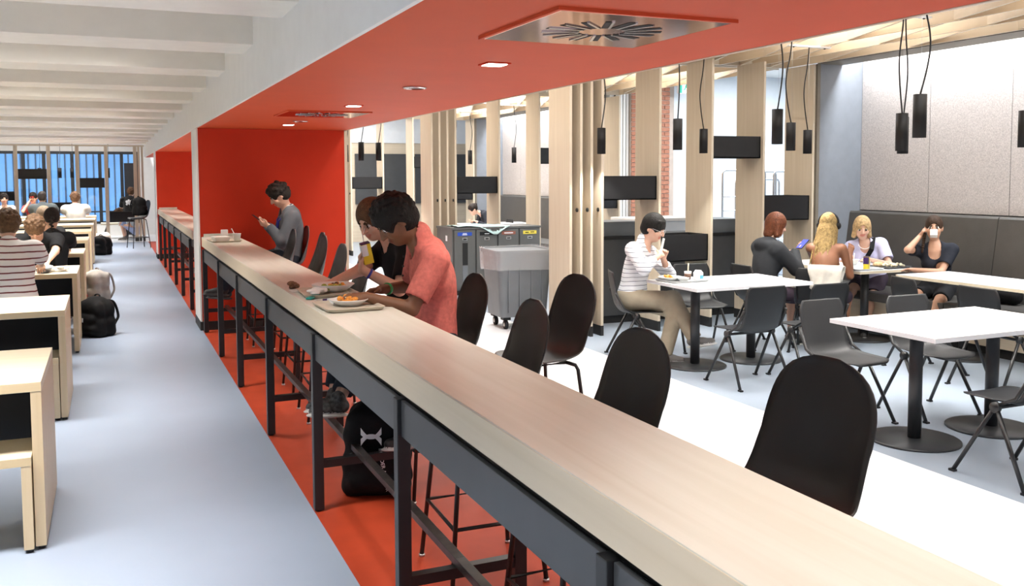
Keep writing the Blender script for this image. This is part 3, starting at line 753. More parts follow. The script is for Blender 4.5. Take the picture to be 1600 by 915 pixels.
def sdf_obj(name, sdf, h, mats, parent=None, loc=(0, 0, 0)):
    V, F, mid = sdf.mesh(h)
    me = bpy.data.meshes.new(name); me.vertices.add(len(V)); me.vertices.foreach_set('co', V.astype(F4).ravel())
    me.loops.add(F.size); me.loops.foreach_set('vertex_index', F.astype(np.int32).ravel())
    me.polygons.add(len(F)); me.polygons.foreach_set('loop_start', np.arange(0, F.size, 4, dtype=np.int32))
    me.polygons.foreach_set('loop_total', np.full(len(F), 4, np.int32))
    for m in mats: me.materials.append(MATS[m])
    me.polygons.foreach_set('material_index', mid[F[:, 0]].astype(np.int32))
    me.update(calc_edges=True); me.validate()
    me.polygons.foreach_set('use_smooth', np.ones(len(me.polygons), bool))
    o = bpy.data.objects.new(name, me); COL.objects.link(o); o.parent = parent; o.location = loc
    return o
V3 = lambda *a: np.array(a, float)
def nrm(v): v = np.array(v, float); return v/max(np.linalg.norm(v), 1e-9)
def ik(a, t, l1, l2, hint):
    a, t = np.array(a, float), np.array(t, float); d = t-a; L = np.linalg.norm(d)
    if L > (l1+l2)*.995: t = a+d/L*(l1+l2)*.995; d = t-a; L = np.linalg.norm(d)
    u = d/L; x = (l1*l1-l2*l2+L*L)/(2*L); hgt = math.sqrt(max(l1*l1-x*x, 0))
    p = np.array(hint, float); p = p-u*(p@u); return a+u*x+nrm(p)*hgt, t
def add_hand(s, w, d, n, side, curl, m, k=1., spread=1.):
    d = nrm(d); n = np.array(n, float); n = nrm(n-d*(n@d)); lat = np.cross(d, n)*(1 if side == 'R' else -1)
    lens = [.95, 1.03, .98, .80]
    for i, o in enumerate((.030, .010, -.011, -.030)):
        kn = w+d*(.088*k)+lat*o*k*spread-d*(.004*i)
        s.cap(w+lat*o*.5*k+d*.01, kn, .013*k, .0115*k, .016, m)
        c1, c2 = curl*R_(50), curl*R_(115)
        a1 = d*math.cos(c1)+n*math.sin(c1); a2 = d*math.cos(c2)+n*math.sin(c2)
        p1 = kn+a1*.043*lens[i]*k; p2 = p1+a2*.038*lens[i]*k
        s.cap(kn, p1, .0095*k, .0088*k, .006, m).cap(p1, p2, .0088*k, .0075*k, .005, m)
    b = w+d*.022*k+lat*.022*k; t1 = b+nrm(d*.7+lat*.8+n*.35)*.046*k; t2 = t1+nrm(d*.95+lat*.15+n*.5*max(curl, .3))*.034*k
    s.cap(b, t1, .0135*k, .011*k, .012, m).cap(t1, t2, .0105*k, .0085*k, .006, m)
def skin_mats(tone):
    n = 'skin_%02d%02d%02d' % tuple(int(c*99) for c in tone)
    if n not in MATS:
        mat(n, tone, .5, var=.06, vscale=12)
        mat(n+'_lip', (tone[0]*.85, tone[1]*.5, tone[2]*.5), .4, var=.05)
    return n
mat('eye_dark', (.015, .010, .008), .2, var=.1); mat('eye_white', (.75, .73, .7), .25, var=.03)
def person(label, seat, a, tone, hair=('short', 'hair_dark'), top=None, bottom=None, shoes=None, h=.0075, sc=1., lean=8, hunch=15, nod=20, turn=0, side=0,
           hands=None, feet=None, knee_hint=None, female=False, elbow=(None, None), curl=(.6, .6), palm=(None, None), hdir=(None, None), extra=None, standing=False, body_w=1., group=None, face=True, twist=0, head=None):
    """seat: world point under the pelvis; a: facing angle in degrees; hands / feet: world targets (L, R)"""
    ar = R_(a); fw = V3(math.cos(ar), math.sin(ar), 0); rt = V3(math.sin(ar), -math.cos(ar), 0); up = V3(0, 0, 1)
    org = np.array(seat, float)
    L = lambda x, y, z: rt*x+fw*y+up*z          # local -> offset from the seat point (mesh space)
    tw = lambda p: np.array(p, float)-org       # world -> mesh space
    sk = skin_mats(tone); hairm = hair[1]
    bm = [sk, sk+'_lip', 'eye_dark', hairm, 'eye_white']
    def dr(deg, s=0): g = R_(deg); return nrm(L(math.sin(R_(s)), math.sin(g), math.cos(g)))
    W = body_w*sc*(.90 if female else 1.)
    P0 = L(0, 0, .095*sc)
    def spine(le, si, sp):
        u1 = dr(le, si); P1 = P0+u1*.20*sc*sp; u2 = dr(le+hunch*.6, si); P2 = P1+u2*.20*sc*sp; u3 = dr(le+hunch, si); N = P2+u3*.11*sc*sp
        return u1, P1, u2, P2, u3, N, N+dr(le+hunch+nod*.5, si)*.185*sc
    sp = 1.
    if head is not None:
        tgt = tw(head); x = np.array([lean, side, 1.])
        for _ in range(25):
            r = spine(*x)[-1]-tgt
            J = np.stack([(spine(*(x+e))[-1]-tgt-r)/e.sum() for e in (V3(.1, 0, 0), V3(0, .1, 0), V3(0, 0, .01))], 1)
            x = x-np.clip(np.linalg.lstsq(J, r, rcond=None)[0], -8, 8)
            x[2] = min(1.18, max(.85, x[2]))
        lean, side, sp = x
        print('POSE', label[:30], 'lean %.1f side %.1f sp %.2f' % (lean, side, sp))
    u1, P1, u2, P2, u3, N, Hc0 = spine(lean, side, sp)
    tr = R_(twist); shr = nrm(rt*math.cos(tr)+fw*math.sin(tr)); shr = nrm(shr-u2*(shr@u2)+V3(0, 0, 0))
    shf = nrm(np.cross(u2, shr))
    Hc = Hc0
    # head frame
    t_ = R_(turn); hf0 = fw*math.cos(t_)-rt*math.sin(t_); hr = np.cross(hf0, up); g = R_(nod); hf = nrm(hf0*math.cos(g)-up*math.sin(g)); hu = np.cross(hr, hf)
    HR = np.array([hr, hf, hu]); q = (1.02 if female else 1.07)*sc
    HL = lambda x, y, z: Hc+(hr*x+hf*y+hu*z)*q
    # shoulders, hips
    sw = .178*W; SH = {'L': P2+u2*.045*sc-shr*sw, 'R': P2+u2*.045*sc+shr*sw}
    HP = {'L': L(-.088*W, .0, .085*sc), 'R': L(.088*W, .0, .085*sc)}
    if hands is None: hands = (None, None)
    if feet is None: feet = (None, None)
    la, lf, lt, ls = .285*sc, .255*sc, .43*sc, .41*sc
    arms = {}; legs = {}
    for i, sd in enumerate('LR'):
        sg = -1 if sd == 'L' else 1
        tg = tw(hands[i]) if hands[i] is not None else HP[sd]+L(sg*.06, .25, .14)
        eh = np.array(elbow[i], float) if elbow[i] is not None else L(sg*.6, -.5, -.9)
        E, Wr = ik(SH[sd], tg, la, lf, eh); arms[sd] = (SH[sd], E, Wr)
        ft = tw(feet[i]) if feet[i] is not None else L(sg*.11, .42*sc, -seat[2]+.07)
        kh = np.array(knee_hint[i], float) if knee_hint is not None and knee_hint[i] is not None else L(sg*.15, .8, .8)
        K, An = ik(HP[sd], ft, lt, ls, kh); legs[sd] = (HP[sd], K, An)
    B3 = np.array([shr, shf, u2]); B1 = np.array([rt, np.cross(u1, rt), u1])
    def torso(s, g, m=0):
        s.ell(P0+u1*.0, (.165*W+g, .118*W+g, .125*sc+g), B1, .05, m)
        s.ell(P0+u1*.13*sc, ((.125 if female else .142)*W+g, .095*W+g, .16*sc+g), B1, .06, m)
        s.ell(P1+u2*.12*sc, (.148*W+g, .104*W+g, .17*sc+g), B3, .06, m)
        s.cap(SH['L']*.92+SH['R']*.08, SH['R']*.92+SH['L']*.08, .058*W+g, None, .05, m)
        s.cap(P2+u2*.06*sc, N-u3*.01, .075*W+g*.7, .060*W+g*.7, .05, m)
        if female:
            for sg in (-1, 1): s.ell(P1+u2*.09*sc+shr*sg*.068*W+shf*.075*W, (.058+g, .055+g, .06+g), B3, .04, m)
    # ---- body
    s = Sdf(); torso(s, 0)
    nr = (.044 if female else .053)*sc
    s.cap(N-u3*.03, Hc-hu*.055*q-hf*.012*q, nr, nr*.95, .035, 0)
    s.ell(HL(0, -.010, .022), np.array((.074, .092, .092))*q, HR, .02, 0)
    s.ell(HL(0, .018, -.045), np.array((.060, .070, .066))*q, HR, .03, 0)
    s.ell(HL(0, .052, -.082), np.array((.030, .030, .024))*q, HR, .03, 0)
    if face:
        s.cap(HL(0, .082, .022), HL(0, .106, -.020), .009*q, .0125*q, .012, 0)
        for sg in (-1, 1):
            s.ell(HL(sg*.013, .094, -.022), np.array((.009, .010, .008))*q, HR, .008, 0)
            s.ell(HL(sg*.032, .098, .012), np.array((.020, .020, .011))*q, HR, .0, 0, 's')
            s.ell(HL(sg*.031, .071, .010), np.array((.0135, .0135, .0115))*q, HR, .003, 4)
            s.ell(HL(sg*.031, .078, .009), np.array((.0078, .0085, .0085))*q, HR, .0, 2)
            s.cap(HL(sg*.018, .088, .028), HL(sg*.045, .076, .027), .0055*q, .004*q, .002, 3)
            s.ell(HL(sg*.040, .060, -.022), np.array((.022, .022, .022))*q, HR, .02, 0)
        s.ell(HL(0, .086, -.050), np.array((.023, .011, .0062))*q, HR, .005, 1)
        s.ell(HL(0, .084, -.060), np.array((.019, .012, .0065))*q, HR, .005, 1)
    for sg in (-1, 1): s.ell(HL(sg*.076, -.008, -.006), np.array((.011, .020, .031))*q, HR, .006, 0)
    fr = .9 if female else 1.
    for i, sd in enumerate('LR'):
        A, E, Wr = arms[sd]
        s.cap(A, E, .050*W*fr, .038*sc*fr, .03, 0).cap(E, Wr, .040*sc*fr, .026*sc*fr, .015, 0)
        d = np.array(hdir[i], float) if hdir[i] is not None else Wr-E
        n = np.array(palm[i], float) if palm[i] is not None else V3(0, 0, -1)+.3*fw
        add_hand(s, Wr, d, n, sd, curl[i], 0, .93*sc*fr)
        Hh, K, An = legs[sd]
        s.cap(Hh, K, .083*W, .056*sc, .04, 0).cap(K, An, .054*sc, .036*sc, .02, 0)
        fd = nrm(fw*1.+rt*(.15 if sd == 'R' else -.15))
        if shoes and shoes[1:] and shoes[1] is not None: fd = nrm(shoes[1][i])
        s.cap(An-up*.03-fd*.02, An-up*.045+fd*.11*sc, .030*sc, .022*sc, .02, 0)
    body = sdf_obj('person', s, h, bm, None, tuple(org)); tag(body, label, 'person', group)
    # ---- top
    if top:
        tm, slv, opt = top[0], top[1], (top[2] if len(top) > 2 else {})
        s = Sdf(); g = opt.get('g', .015); torso(s, g)
        for sd in 'LR':
            A, E, Wr = arms[sd]
            if slv <= 0: continue
            f1 = min(1, slv/.55); s.cap(A, A+(E-A)*f1, .050*W+g+.004, (.050*W+(.038*sc-.050*W)*f1)+g+.006, .03, 0)
            if slv > .55:
                f2 = (slv-.55)/.45; s.cap(E, E+(Wr-E)*f2, .040*sc+g+.002, (.040+(.026-.04)*f2)*sc+g*.8, .03, 0)
            # flat cuff
            e0, e1 = (A, A+(E-A)*f1) if slv <= .55 else (E, E+(Wr-E)*f2)
            dd = nrm(e1-e0); s.ell(e1+dd*.075, (.085, .085, .075), np.array([nrm(np.cross(dd, V3(.3, .5, .8))), nrm(np.cross(dd, np.cross(dd, V3(.3, .5, .8)))), dd]), 0, 0, 's')
        if opt.get('collar'): s.cap(N-u3*.02, N+u3*.045*sc-hf*.012, nr+.020, nr+.016, .015, 0)
        if opt.get('hood'):
            s.ell(N-fw*.075-up*.02, (.13*sc, .085*sc, .07*sc), B3, .03, 0)
        deep = opt.get('neck', .0)
        s.cap(N-u3*(.02+deep)+shf*(.045+.3*deep), N+u3*.2+hf*.02, nr+.006+deep*.25, nr+.012, 0, 0, 's')
        if opt.get('off'): s.ell(SH[opt['off']]+u2*.05, (.085, .10, .06), B3, 0, 0, 's')
        if opt.get('bare'):     # strapless / open back top
            s.plane(P1+u2*opt['bare'], u2)
        s.plane(P0-u1*.075*sc, -u1)
        o = sdf_obj(opt.get('name', 'shirt'), s, h*1.05, [tm], body); body['_top'] = 1
    # ---- bottom
    if bottom:
        bmn, ln = bottom[0], bottom[1]; opt = bottom[2] if len(bottom) > 2 else {}
        s = Sdf(); g = opt.get('g', .018)
        s.ell(P0+u1*.0, (.168*W+g, .120*W+g, .10*sc+g), B1, .05, 0)
        for sd in 'LR':
            Hh, K, An = legs[sd]; f1 = min(1, ln/.5)
            s.cap(Hh, Hh+(K-Hh)*f1, .083*W+g, .083*W+(.056*sc-.083*W)*f1+g*(1.1 if ln < .5 else 1), .05, 0)
            if ln > .5:
                f2 = (ln-.5)/.5; s.cap(K, K+(An-K)*f2, .056*sc+g, (.054-.012*f2)*sc+g*1.15, .03, 0)
            e0, e1 = (Hh, Hh+(K-Hh)*f1) if ln <= .5 else (K, K+(An-K)*f2)
            dd = nrm(e1-e0); b1 = nrm(np.cross(dd, V3(.31, .52, .79)))
            s.ell(e1+dd*.11, (.11, .11, .11), np.array([b1, np.cross(dd, b1), dd]), 0, 0, 's')
        if opt.get('skirt'): s.cap(legs['L'][0]*.5+legs['R'][0]*.5, (legs['L'][1]+legs['R'][1])*.5, .13*W, .10*W, .06, 0)
        s.ell(P0+u1*.235*sc, (.24, .19, .17*sc), B1, 0, 0, 's')
        sdf_obj(opt.get('name', 'trousers'), s, h*1.05, [bmn], body)
    # ---- shoes
    if shoes:
        for sd in 'LR':
            An = legs[sd][2]; fd = nrm(fw*1.+rt*(.15 if sd == 'R' else -.15))
            if shoes[1:] and shoes[1] is not None: fd = nrm(shoes[1]['LR'.index(sd)])
            ud = nrm(np.cross(np.cross(fd, up), fd)); rd = np.cross(fd, ud); RR = np.array([rd, fd, ud])
            s = Sdf(); c = An-ud*.045
            s.cap(c-fd*.035+ud*.02, c+fd*.07*sc+ud*.005, .041*sc, .036*sc, .02, 0).cap(c+fd*.07*sc, c+fd*.15*sc-ud*.006, .037*sc, .031*sc, .02, 0)
            s.cap(An+ud*.02, An-ud*.03, .043*sc, .045*sc, .02, 0)
            s.ell(c+fd*.055*sc-ud*.030, (.047*sc, .145*sc, .014), RR, .004, 1)
            s.plane(c-ud*.040, -ud)
            sdf_obj('shoe', s, h, [shoes[0], shoes[2] if len(shoes) > 2 else 'sole_white'], body)
    # ---- hair
    st = hair[0]; rnd = random.Random(int(abs(seat[0]*1000+seat[1]*777)))
    if st:
        s = Sdf(); th = {'short': .014, 'curly': .020, 'afro': .024, 'bob': .016, 'long': .015, 'braids': .012, 'plait': .012, 'bowl': .017, 'wavy': .018, 'bun': .010, 'cap': .008}[st]
        s.ell(HL(0, -.014, .028), (np.array((.074, .092, .092))+th)*q, HR, .01, 0)
        if st in ('short', 'curly', 'afro', 'wavy', 'bowl'): s.ell(HL(0, -.045, -.030), np.array((.070+th*.4, .062+th*.5, .062))*q, HR, .02, 0)
        if st in ('bob', 'long'):
            ln = .10 if st == 'bob' else .17
            for sg in (-1, 1):
                s.cap(HL(sg*.058, -.02, .0), HL(sg*.080, -.008, -ln), .034*q, .026*q, .03, 0)
                s.cap(HL(sg*.050, .030, .05), HL(sg*.078, .028, -ln*.8), .022*q, .015*q, .02, 0)
            s.cap(HL(0, -.06, 0), HL(0, -.055, -ln), .056*q, .05*q, .03, 0)
        if st in ('short', 'curly', 'afro', 'wavy', 'bowl', 'bun', 'plait', 'braids', 'cap'):
            s.ell(HL(0, .112, -.045), np.array((.074, .070, .112 if st != 'bowl' else .085))*q, HR, 0, 0, 's')
            for sg in (-1, 1): s.ell(HL(sg*.085, .030, -.045), np.array((.03, .048, .055))*q, HR, 0, 0, 's')
            s.plane(HL(0, -.06, -.085), -hu)
        else:
            s.ell(HL(0, .105, -.040), np.array((.058, .066, .112))*q, HR, 0, 0, 's')
        if st in ('curly', 'wavy', 'afro'):
            cnt = {'curly': 150, 'wavy': 70, 'afro': 170}[st]
            for _ in range(cnt):
                v = nrm([rnd.gauss(0, 1), rnd.gauss(-.25, 1), rnd.gauss(.35, .9)])
                if v[2] < -.55 or (v[1] > .30 and v[2] < .55): continue
                rr = (np.array((.074, .092, .092))+th)*q
                r0 = {'curly': .013, 'wavy': .019, 'afro': .010}[st]*rnd.uniform(.7, 1.2)
                s.ell(HL(*(v*rr/q+V3(0, -.014, .028))), (r0, r0, r0*.9), None, .008, 0)
        if st == 'bowl':
            for k in range(11):
                x = -.062+.0124*k; s.cap(HL(x, .066-abs(x)*.35, .085), HL(x*1.08, .090-abs(x)*.62, .036+.006*((k*7) % 3)), .014*q, .008*q, .008, 0)
        if st == 'plait':
            for k in range(10):
                s.ell(HL((-1)**k*.009, -.104-.004*k+(.02 if k > 4 else 0), -.02-.024*k), np.array((.022, .02, .018))*q*(1-.04*k), HR, .006, 0)
        if st == 'braids':
            for k in range(60):
                ang = -PI*1.02+PI*1.04*k/59.+rnd.uniform(-.05, .05); r0 = .080
                x, y = r0*math.cos(ang), r0*math.sin(ang)*1.1-.02
                z0 = .07-.02*rnd.random(); le = rnd.uniform(.46, .62)
                p0 = HL(x*.75, y*.8, z0); p1 = HL(x*1.12, y*1.2, -.04); p2 = HL(x*1.15+rnd.uniform(-.02, .02), y*1.0-.05, -.17)-up*.02; p3 = p2-up*(le-.22)-fw*.085+rt*rnd.uniform(-.03, .03)
                s.cap(p0, p1, .0095, .0095, .004, 0).cap(p1, p2, .0095, .009, .003, 0).cap(p2, p3, .009, .007, .003, 0)
        if st == 'bun': s.ell(HL(0, -.10, .05), np.array((.035, .035, .035))*q, HR, .01, 0)
        sdf_obj('hair', s, h*.95, [hairm], body)
    F = dict(body=body, HL=HL, hr=hr, hf=hf, hu=hu, arms=arms, legs=legs, N=N, P0=P0, P1=P1, P2=P2, SH=SH, org=org, fw=fw, rt=rt, q=q, HR=HR, u2=u2, shf=shf, shr=shr)
    if extra: extra(F)
    return F
for n_, c_ in dict(hair_dark=(.016, .011, .009), hair_brown=(.10, .05, .025), hair_red=(.10, .030, .012), hair_dkbrown=(.045, .024, .014), hair_blond=(.50, .34, .17), hair_braid=(.34, .23, .095), hair_curl=(.105, .058, .03), hair_black=(.010, .009, .008), hair_grey=(.17, .12, .08), cap_red=(.50, .03, .03)).items():
    mat(n_, c_, .6, spec=.2, var=.35, vscale=45, bump=.6, bscale=110)
for n_, c_ in dict(pink_cloth=(.60, .17, .14), black_tee=(.011, .011, .012), sweat_grey=(.105, .115, .13), white_tee=(.66, .64, .61), grey_tee=(.055, .065, .07), lilac=(.50, .49, .68), jacket=(.03, .032, .036), brown_top=(.12, .035, .025), khaki=(.36, .31, .23), denim_dark=(.02, .026, .036), shorts_dark=(.05, .035, .05), shorts_black=(.018, .018, .02), skirt_blue=(.38, .48, .75), top_navy=(.02, .022, .03), pale_top=(.62, .70, .75)).items():
    mat(n_, c_, .85, spec=.2, var=.16 if n_ == 'pink_cloth' else .10, vscale=40 if n_ == 'pink_cloth' else 10, bump=.35, bscale=16)
striped('stripe_left', (.82, .79, .77), (.20, .06, .06), .058, .013, 2)
striped('stripe_right', (.78, .80, .84), (.05, .06, .10), .040, .0045, 2)
mat('sneaker', (.05, .05, .05), .7, var=.9, vscale=45)
mat('shoe_black', (.02, .02, .02), .6, var=.15); mat('shoe_grey', (.17, .16, .15), .8, var=.1); mat('sole_white', (.62, .61, .58), .6, var=.05); mat('sole_dark', (.05, .05, .05), .6, var=.1)
# ================================================================== PEOPLE
LIGHT, TAN, BROWN, DBROWN = (.66, .40, .29), (.56, .31, .20), (.19, .085, .042), (.27, .115, .06)
HM, HF_ = .0068, .0085
def glasses(F):
    m = MB(); HL, q = F['HL'], F['q']
    for sg in (-1, 1):
        pts = [HL(sg*.032+.026*math.cos(t), .104-.010*abs(math.cos(t)), .006+.018*math.sin(t)) for t in np.linspace(0, 2*PI, 17)]
        m.tube(pts, .0013, 5, False); m.tube([HL(sg*.058, .094, .012), HL(sg*.078, .06, .012), HL(sg*.082, -.005, .006)], .0013, 5)
    m.tube([HL(-.008, .106, .008), HL(.008, .106, .008)], .0013, 5); m.build('glasses', 'straw', F['body'])
# ---- at the bar
def pink_x(F):
    A, E, W = F['arms']['R']; d = nrm(W-E); c = W-d*.055
    MB().tube([c-d*.008, c+d*.008], .034, 14).build('wristband', 'green_band', F['body'])
    for z in (.0, -.05, -.10):
        c = F['N']-F['u2']*(.05-z)+F['shf']*(.105-z*.25); MB().ell(tuple(c), .006, .006, .006, 8, 5).build('button', 'shoe_black', F['body'])
person('man in a pink polo shirt leaning over his food at the bar', (1.60, 4.78, .752), 174, BROWN, ('afro', 'hair_black'),
       ('pink_cloth', .40, dict(collar=True, g=.018)), ('denim_dark', .98), ('shoe_black',), h=HM, lean=10, hunch=34, nod=44, turn=4, head=(1.385, 4.72, 1.487),
       hands=((1.20, 4.66, 1.10), (1.36, 4.93, 1.10)), elbow=((.3, -.6, -.9), (.2, .7, -.8)), curl=(.55, .5), palm=((0, .5, -1), (0, -.4, -1)), hdir=((-1, .05, -.05), (-1, -.3, -.05)),
       feet=((1.47, 4.66, .36), (1.47, 4.94, .36)), extra=pink_x, sc=1.0)
def juice_x(F):
    A, E, W = F['arms']['L']; d = nrm(W-E); c = W-d*.05
    MB().tube([c-d*.007, c+d*.007], .034, 14).build('wristband', 'blue_band', F['body'])
person('man in a black shirt drinking from a juice carton through a straw', (1.72, 5.66, .752), 186, LIGHT, ('short', 'hair_brown'),
       ('black_tee', .38), ('denim_dark', .90), ('sneaker', ((-.9, -.35, .15), (-.9, -.3, .1))), h=HM, lean=8, hunch=30, nod=34, turn=22, head=(1.515, 5.66, 1.452),
       hands=((1.375, 5.40, 1.165), (1.25, 5.55, 1.09)), elbow=((.1, -.5, -1), (.3, .8, -.8)), curl=(.8, .4), hdir=((-.1, .05, 1), None), palm=((.85, -.4, 0), None),
       feet=((1.16, 5.16, .44), (1.20, 5.44, .40)), extra=juice_x)
def phone_x(F):
    N = F['N']; m = MB()
    for sg in (-1, 1):
        p = [F['N']+F['hr']*sg*.06-F['hf']*.01, F['P2']+F['shr']*sg*.055+F['shf']*.135, F['P1']+F['shr']*sg*.01+F['shf']*.16]
        m.tube(p, .008, 6)
    m.build('lanyard', 'blue_band', F['body'])
    A = Sdf(); A.cap(N-F['u2']*.02, N+F['u2']*.035, .068, .064, .01, 0); A.cap(N-F['u2']*.1, N+F['u2']*.2, .057, .057, 0, 0, 's')
    sdf_obj('collar', A, .007, ['white_tee'], F['body'])
person('man in a grey sweatshirt looking at his phone by the red wall', (1.80, 10.38, .752), 178, LIGHT, ('wavy', 'hair_dark'),
       ('sweat_grey', .97, dict(g=.026)), ('denim_dark', .98), ('shoe_black', ((-1, -.1, .1), (-1, .05, .1)), 'sole_dark'), h=.0085, lean=6, hunch=24, nod=38, turn=0, head=(1.70, 10.28, 1.522),
       hands=((1.58, 10.22, 1.19), (1.58, 10.38, 1.19)), elbow=((.3, -.6, -.9), (.3, .6, -.9)), curl=(.7, .7), palm=((0, .6, .8), (0, -.6, .8)), hdir=((-1, .3, .4), (-1, -.3, .4)),
       feet=((1.08, 10.32, .53), (1.13, 10.48, .47)), extra=phone_x, body_w=1.08)
# ---- at the white tables
person('man with glasses in a white striped shirt, legs crossed at the table', (4.52, 7.52, .462), -62, LIGHT, ('bowl', 'hair_black'),
       ('stripe_right', .80, dict(collar=True, g=.020)), ('khaki', .98, dict(g=.022)), ('shoe_grey', ((.75, -.6, .0), (.85, -.45, .15))), h=HM, lean=4, hunch=12, nod=26, turn=8, head=(4.70, 7.43, 1.229),
       hands=((4.80, 7.42, .94), (4.66, 7.26, .985)), elbow=((.6, .4, -.7), (-.7, -.6, -.5)), curl=(.75, .6), palm=((-.4, -.8, .2), (.4, .8, -.1)), hdir=((-.1, -.5, .9), (.6, .5, .15)),
       feet=((4.66, 7.16, .08), (4.86, 6.98, .24)), knee_hint=((.6, -.5, .8), (.7, -.3, 1)), extra=glasses, body_w=.95)
def phone2(F):
    pass
person('red-haired woman in a dark jacket looking at her phone', (6.06, 7.50, .462), -4, LIGHT, ('bob', 'hair_red'),
       ('jacket', .97, dict(hood=True, g=.028, name='jacket')), ('shorts_dark', .42, dict(name='shorts')), ('shoe_black',), h=HF_, lean=6, hunch=14, nod=18, turn=-6, female=True, head=(6.20, 7.50, 1.213),
       hands=((6.42, 7.62, .90), (6.40, 7.45, .95)), elbow=((-.2, .6, -.9), (-.2, -.7, -.9)), curl=(.6, .7), palm=(None, (-.2, .3, .9)), hdir=(None, (.8, .1, .3)))
def braid_x(F):
    HL = F['HL']; m = MB()
    pts = [HL(.098*math.cos(t), -.018, .10*math.sin(t)+.026) for t in np.linspace(-.1, PI+.1, 17)]
    m.tube(pts, .010, 8); m.build('headphone_band', 'black_box', F['body'])
    for sg in (-1, 1): MB().ell(tuple(HL(sg*.094, -.008, -.002)), .030, .030, .036, 12, 7).build('headphone_cup', 'black_box', F['body'])
person('woman with long blond braids and headphones, seen from behind', (6.46, 7.10, .462), 34, DBROWN, ('braids', 'hair_braid'),
       ('brown_top', 0, dict(bare=.04, name='top')), ('shorts_dark', .45, dict(name='shorts')), ('shoe_black',), h=HF_, lean=4, hunch=8, nod=8, turn=-6, female=True, head=(6.66, 7.25, 1.213),
       hands=((6.92, 7.50, .82), (6.84, 7.14, .93)), elbow=((-.2, .6, -.9), (-.2, -.35, -1)), curl=(.5, .5), hdir=(None, (.4, .2, .9)), palm=(None, (.5, .8, .1)), extra=braid_x)
def strap_x(F):
    p = [F['SH']['L']+F['u2']*.085+F['shr']*.07+F['shf']*.02, F['P2']+F['u2']*.04+F['shf']*.150-F['shr']*.07, F['P1']+F['u2']*.13+F['shf']*.172-F['shr']*.01, F['P1']+F['u2']*.05+F['shf']*.172+F['shr']*.065, F['P0']+F['u2']*.10+F['shf']*.115+F['shr']*.12]
    m = MB()
    for a_, b_ in zip(p[:-1], p[1:]):
        d = nrm(b_-a_); w = nrm(np.cross(d, F['shf'])); m.obox((a_+b_)/2, d, w, np.cross(d, w), np.linalg.norm(b_-a_)/2+.006, .024, .005)
    m.build('bag_strap', 'black_cloth', F['body'])
    HL = F['N']; pts = [F['N']+F['hr']*.062*math.cos(t)+F['shf']*(.095+.03*math.sin(t))+F['u2']*(.005-.05*(math.sin(t))) for t in np.linspace(.15, PI-.15, 11)]
    MB().tube(pts, .004, 6).build('necklace', 'paper', F['body'])
person('blond woman in a lilac top with a black shoulder strap on the banquette', (7.84, 7.86, .458), 222, LIGHT, ('bob', 'hair_blond'),
       ('lilac', .36, dict(neck=.045, g=.022, off=None, name='top')), ('shorts_dark', .30, dict(name='shorts')), ('shoe_black',), h=.0070, lean=6, hunch=12, nod=20, turn=10, female=True, body_w=1.02, head=(7.66, 7.82, 1.126),
       hands=((7.56, 7.58, .80), (7.46, 7.84, .80)), elbow=((.3, -.6, -.8), (-.2, .7, -.8)), curl=(.5, .6), feet=((7.30, 7.42, .08), (7.22, 7.66, .08)), extra=strap_x)
def cup_x(F):
    for k in range(9): MB().ell(tuple(F['HL'](.085+.002*k, .02+.004*k, -.06-.022*k)), .022-.001*k, .020-.001*k, .018, 8, 5).build('plait_bead', 'hair_dkbrown', F['body'])
cupF = person('dark-haired woman in a black T-shirt drinking from a white cup', (7.86, 6.96, .458), 216, TAN, ('bun', 'hair_dkbrown'),
       ('top_navy', .33, dict(neck=.06, g=.014, name='top')), ('shorts_black', .34, dict(name='shorts')), ('shoe_black',), h=.0070, lean=2, hunch=6, nod=4, turn=6, female=True, head=(7.75, 6.93, 1.176),
       hands=((7.52, 6.96, .75), (7.66, 7.02, 1.09)), elbow=((-.1, -.5, -.9), (-.05, .25, -1)), curl=(.35, .8), hdir=(None, (.05, -.45, .75)), palm=(None, (.6, -.75, .1)), feet=((7.36, 6.62, .08), (7.38, 6.88, .08)), extra=cup_x)
person('girl leaning over a table, glimpsed between the far fins', (7.30, 17.7, .462), 178, LIGHT, ('bun', 'hair_dark'), ('top_navy', .95), ('denim_dark', .98), ('shoe_black',), h=.014, lean=20, hunch=30, nod=35, female=True,
       hands=((6.85, 17.5, .80), (6.85, 17.8, .80)), face=False)
place(ch_b, (7.42, 17.7, 0), Q, 'dark chair under the distant girl between the fins', 'chair', 'stacking chairs around the white tables')
# ---- at the bench tables
person('person in a white T-shirt with red stripes, seen from behind', (-.80, 9.26, .452), 88, LIGHT, ('curly', 'hair_curl'),
       ('stripe_left', .42, dict(g=.024)), ('denim_dark', .98), ('shoe_grey',), h=.0078, lean=10, hunch=14, nod=24, turn=12, body_w=1.12, sc=1.04, head=(-.86, 9.52, 1.29),
       hands=((-1.0, 9.85, .82), (-.62, 10.08, .83)), elbow=((-.7, .1, -.6), (1.0, .1, -.5)), curl=(.5, .6))
person('curly-haired person in a black T-shirt bent over the third table', (-.72, 11.28, .452), -92, LIGHT, ('curly', 'hair_curl'),
       ('black_tee', .40), ('denim_dark', .98), ('shoe_black',), h=.0085, lean=18, hunch=28, nod=72, turn=0, body_w=1.08, head=(-.735, 10.98, 1.198),
       hands=((-.62, 10.60, .83), (-.90, 10.62, .83)), elbow=((1, -.1, -.5), (-1, -.1, -.5)))
person('girl with a dark plait and a black T-shirt, seen from behind', (-.62, 11.95, .452), 90, TAN, ('plait', 'hair_dark'),
       ('black_tee', .40, dict(g=.022)), ('denim_dark', .98), ('shoe_black',), h=.0085, lean=10, hunch=14, nod=14, female=True, body_w=1.1, head=(-.63, 12.12, 1.245),
       hands=((-.82, 12.6, .84), (-.48, 12.6, .84)), elbow=((-.8, -.1, -.6), (.8, -.1, -.6)))
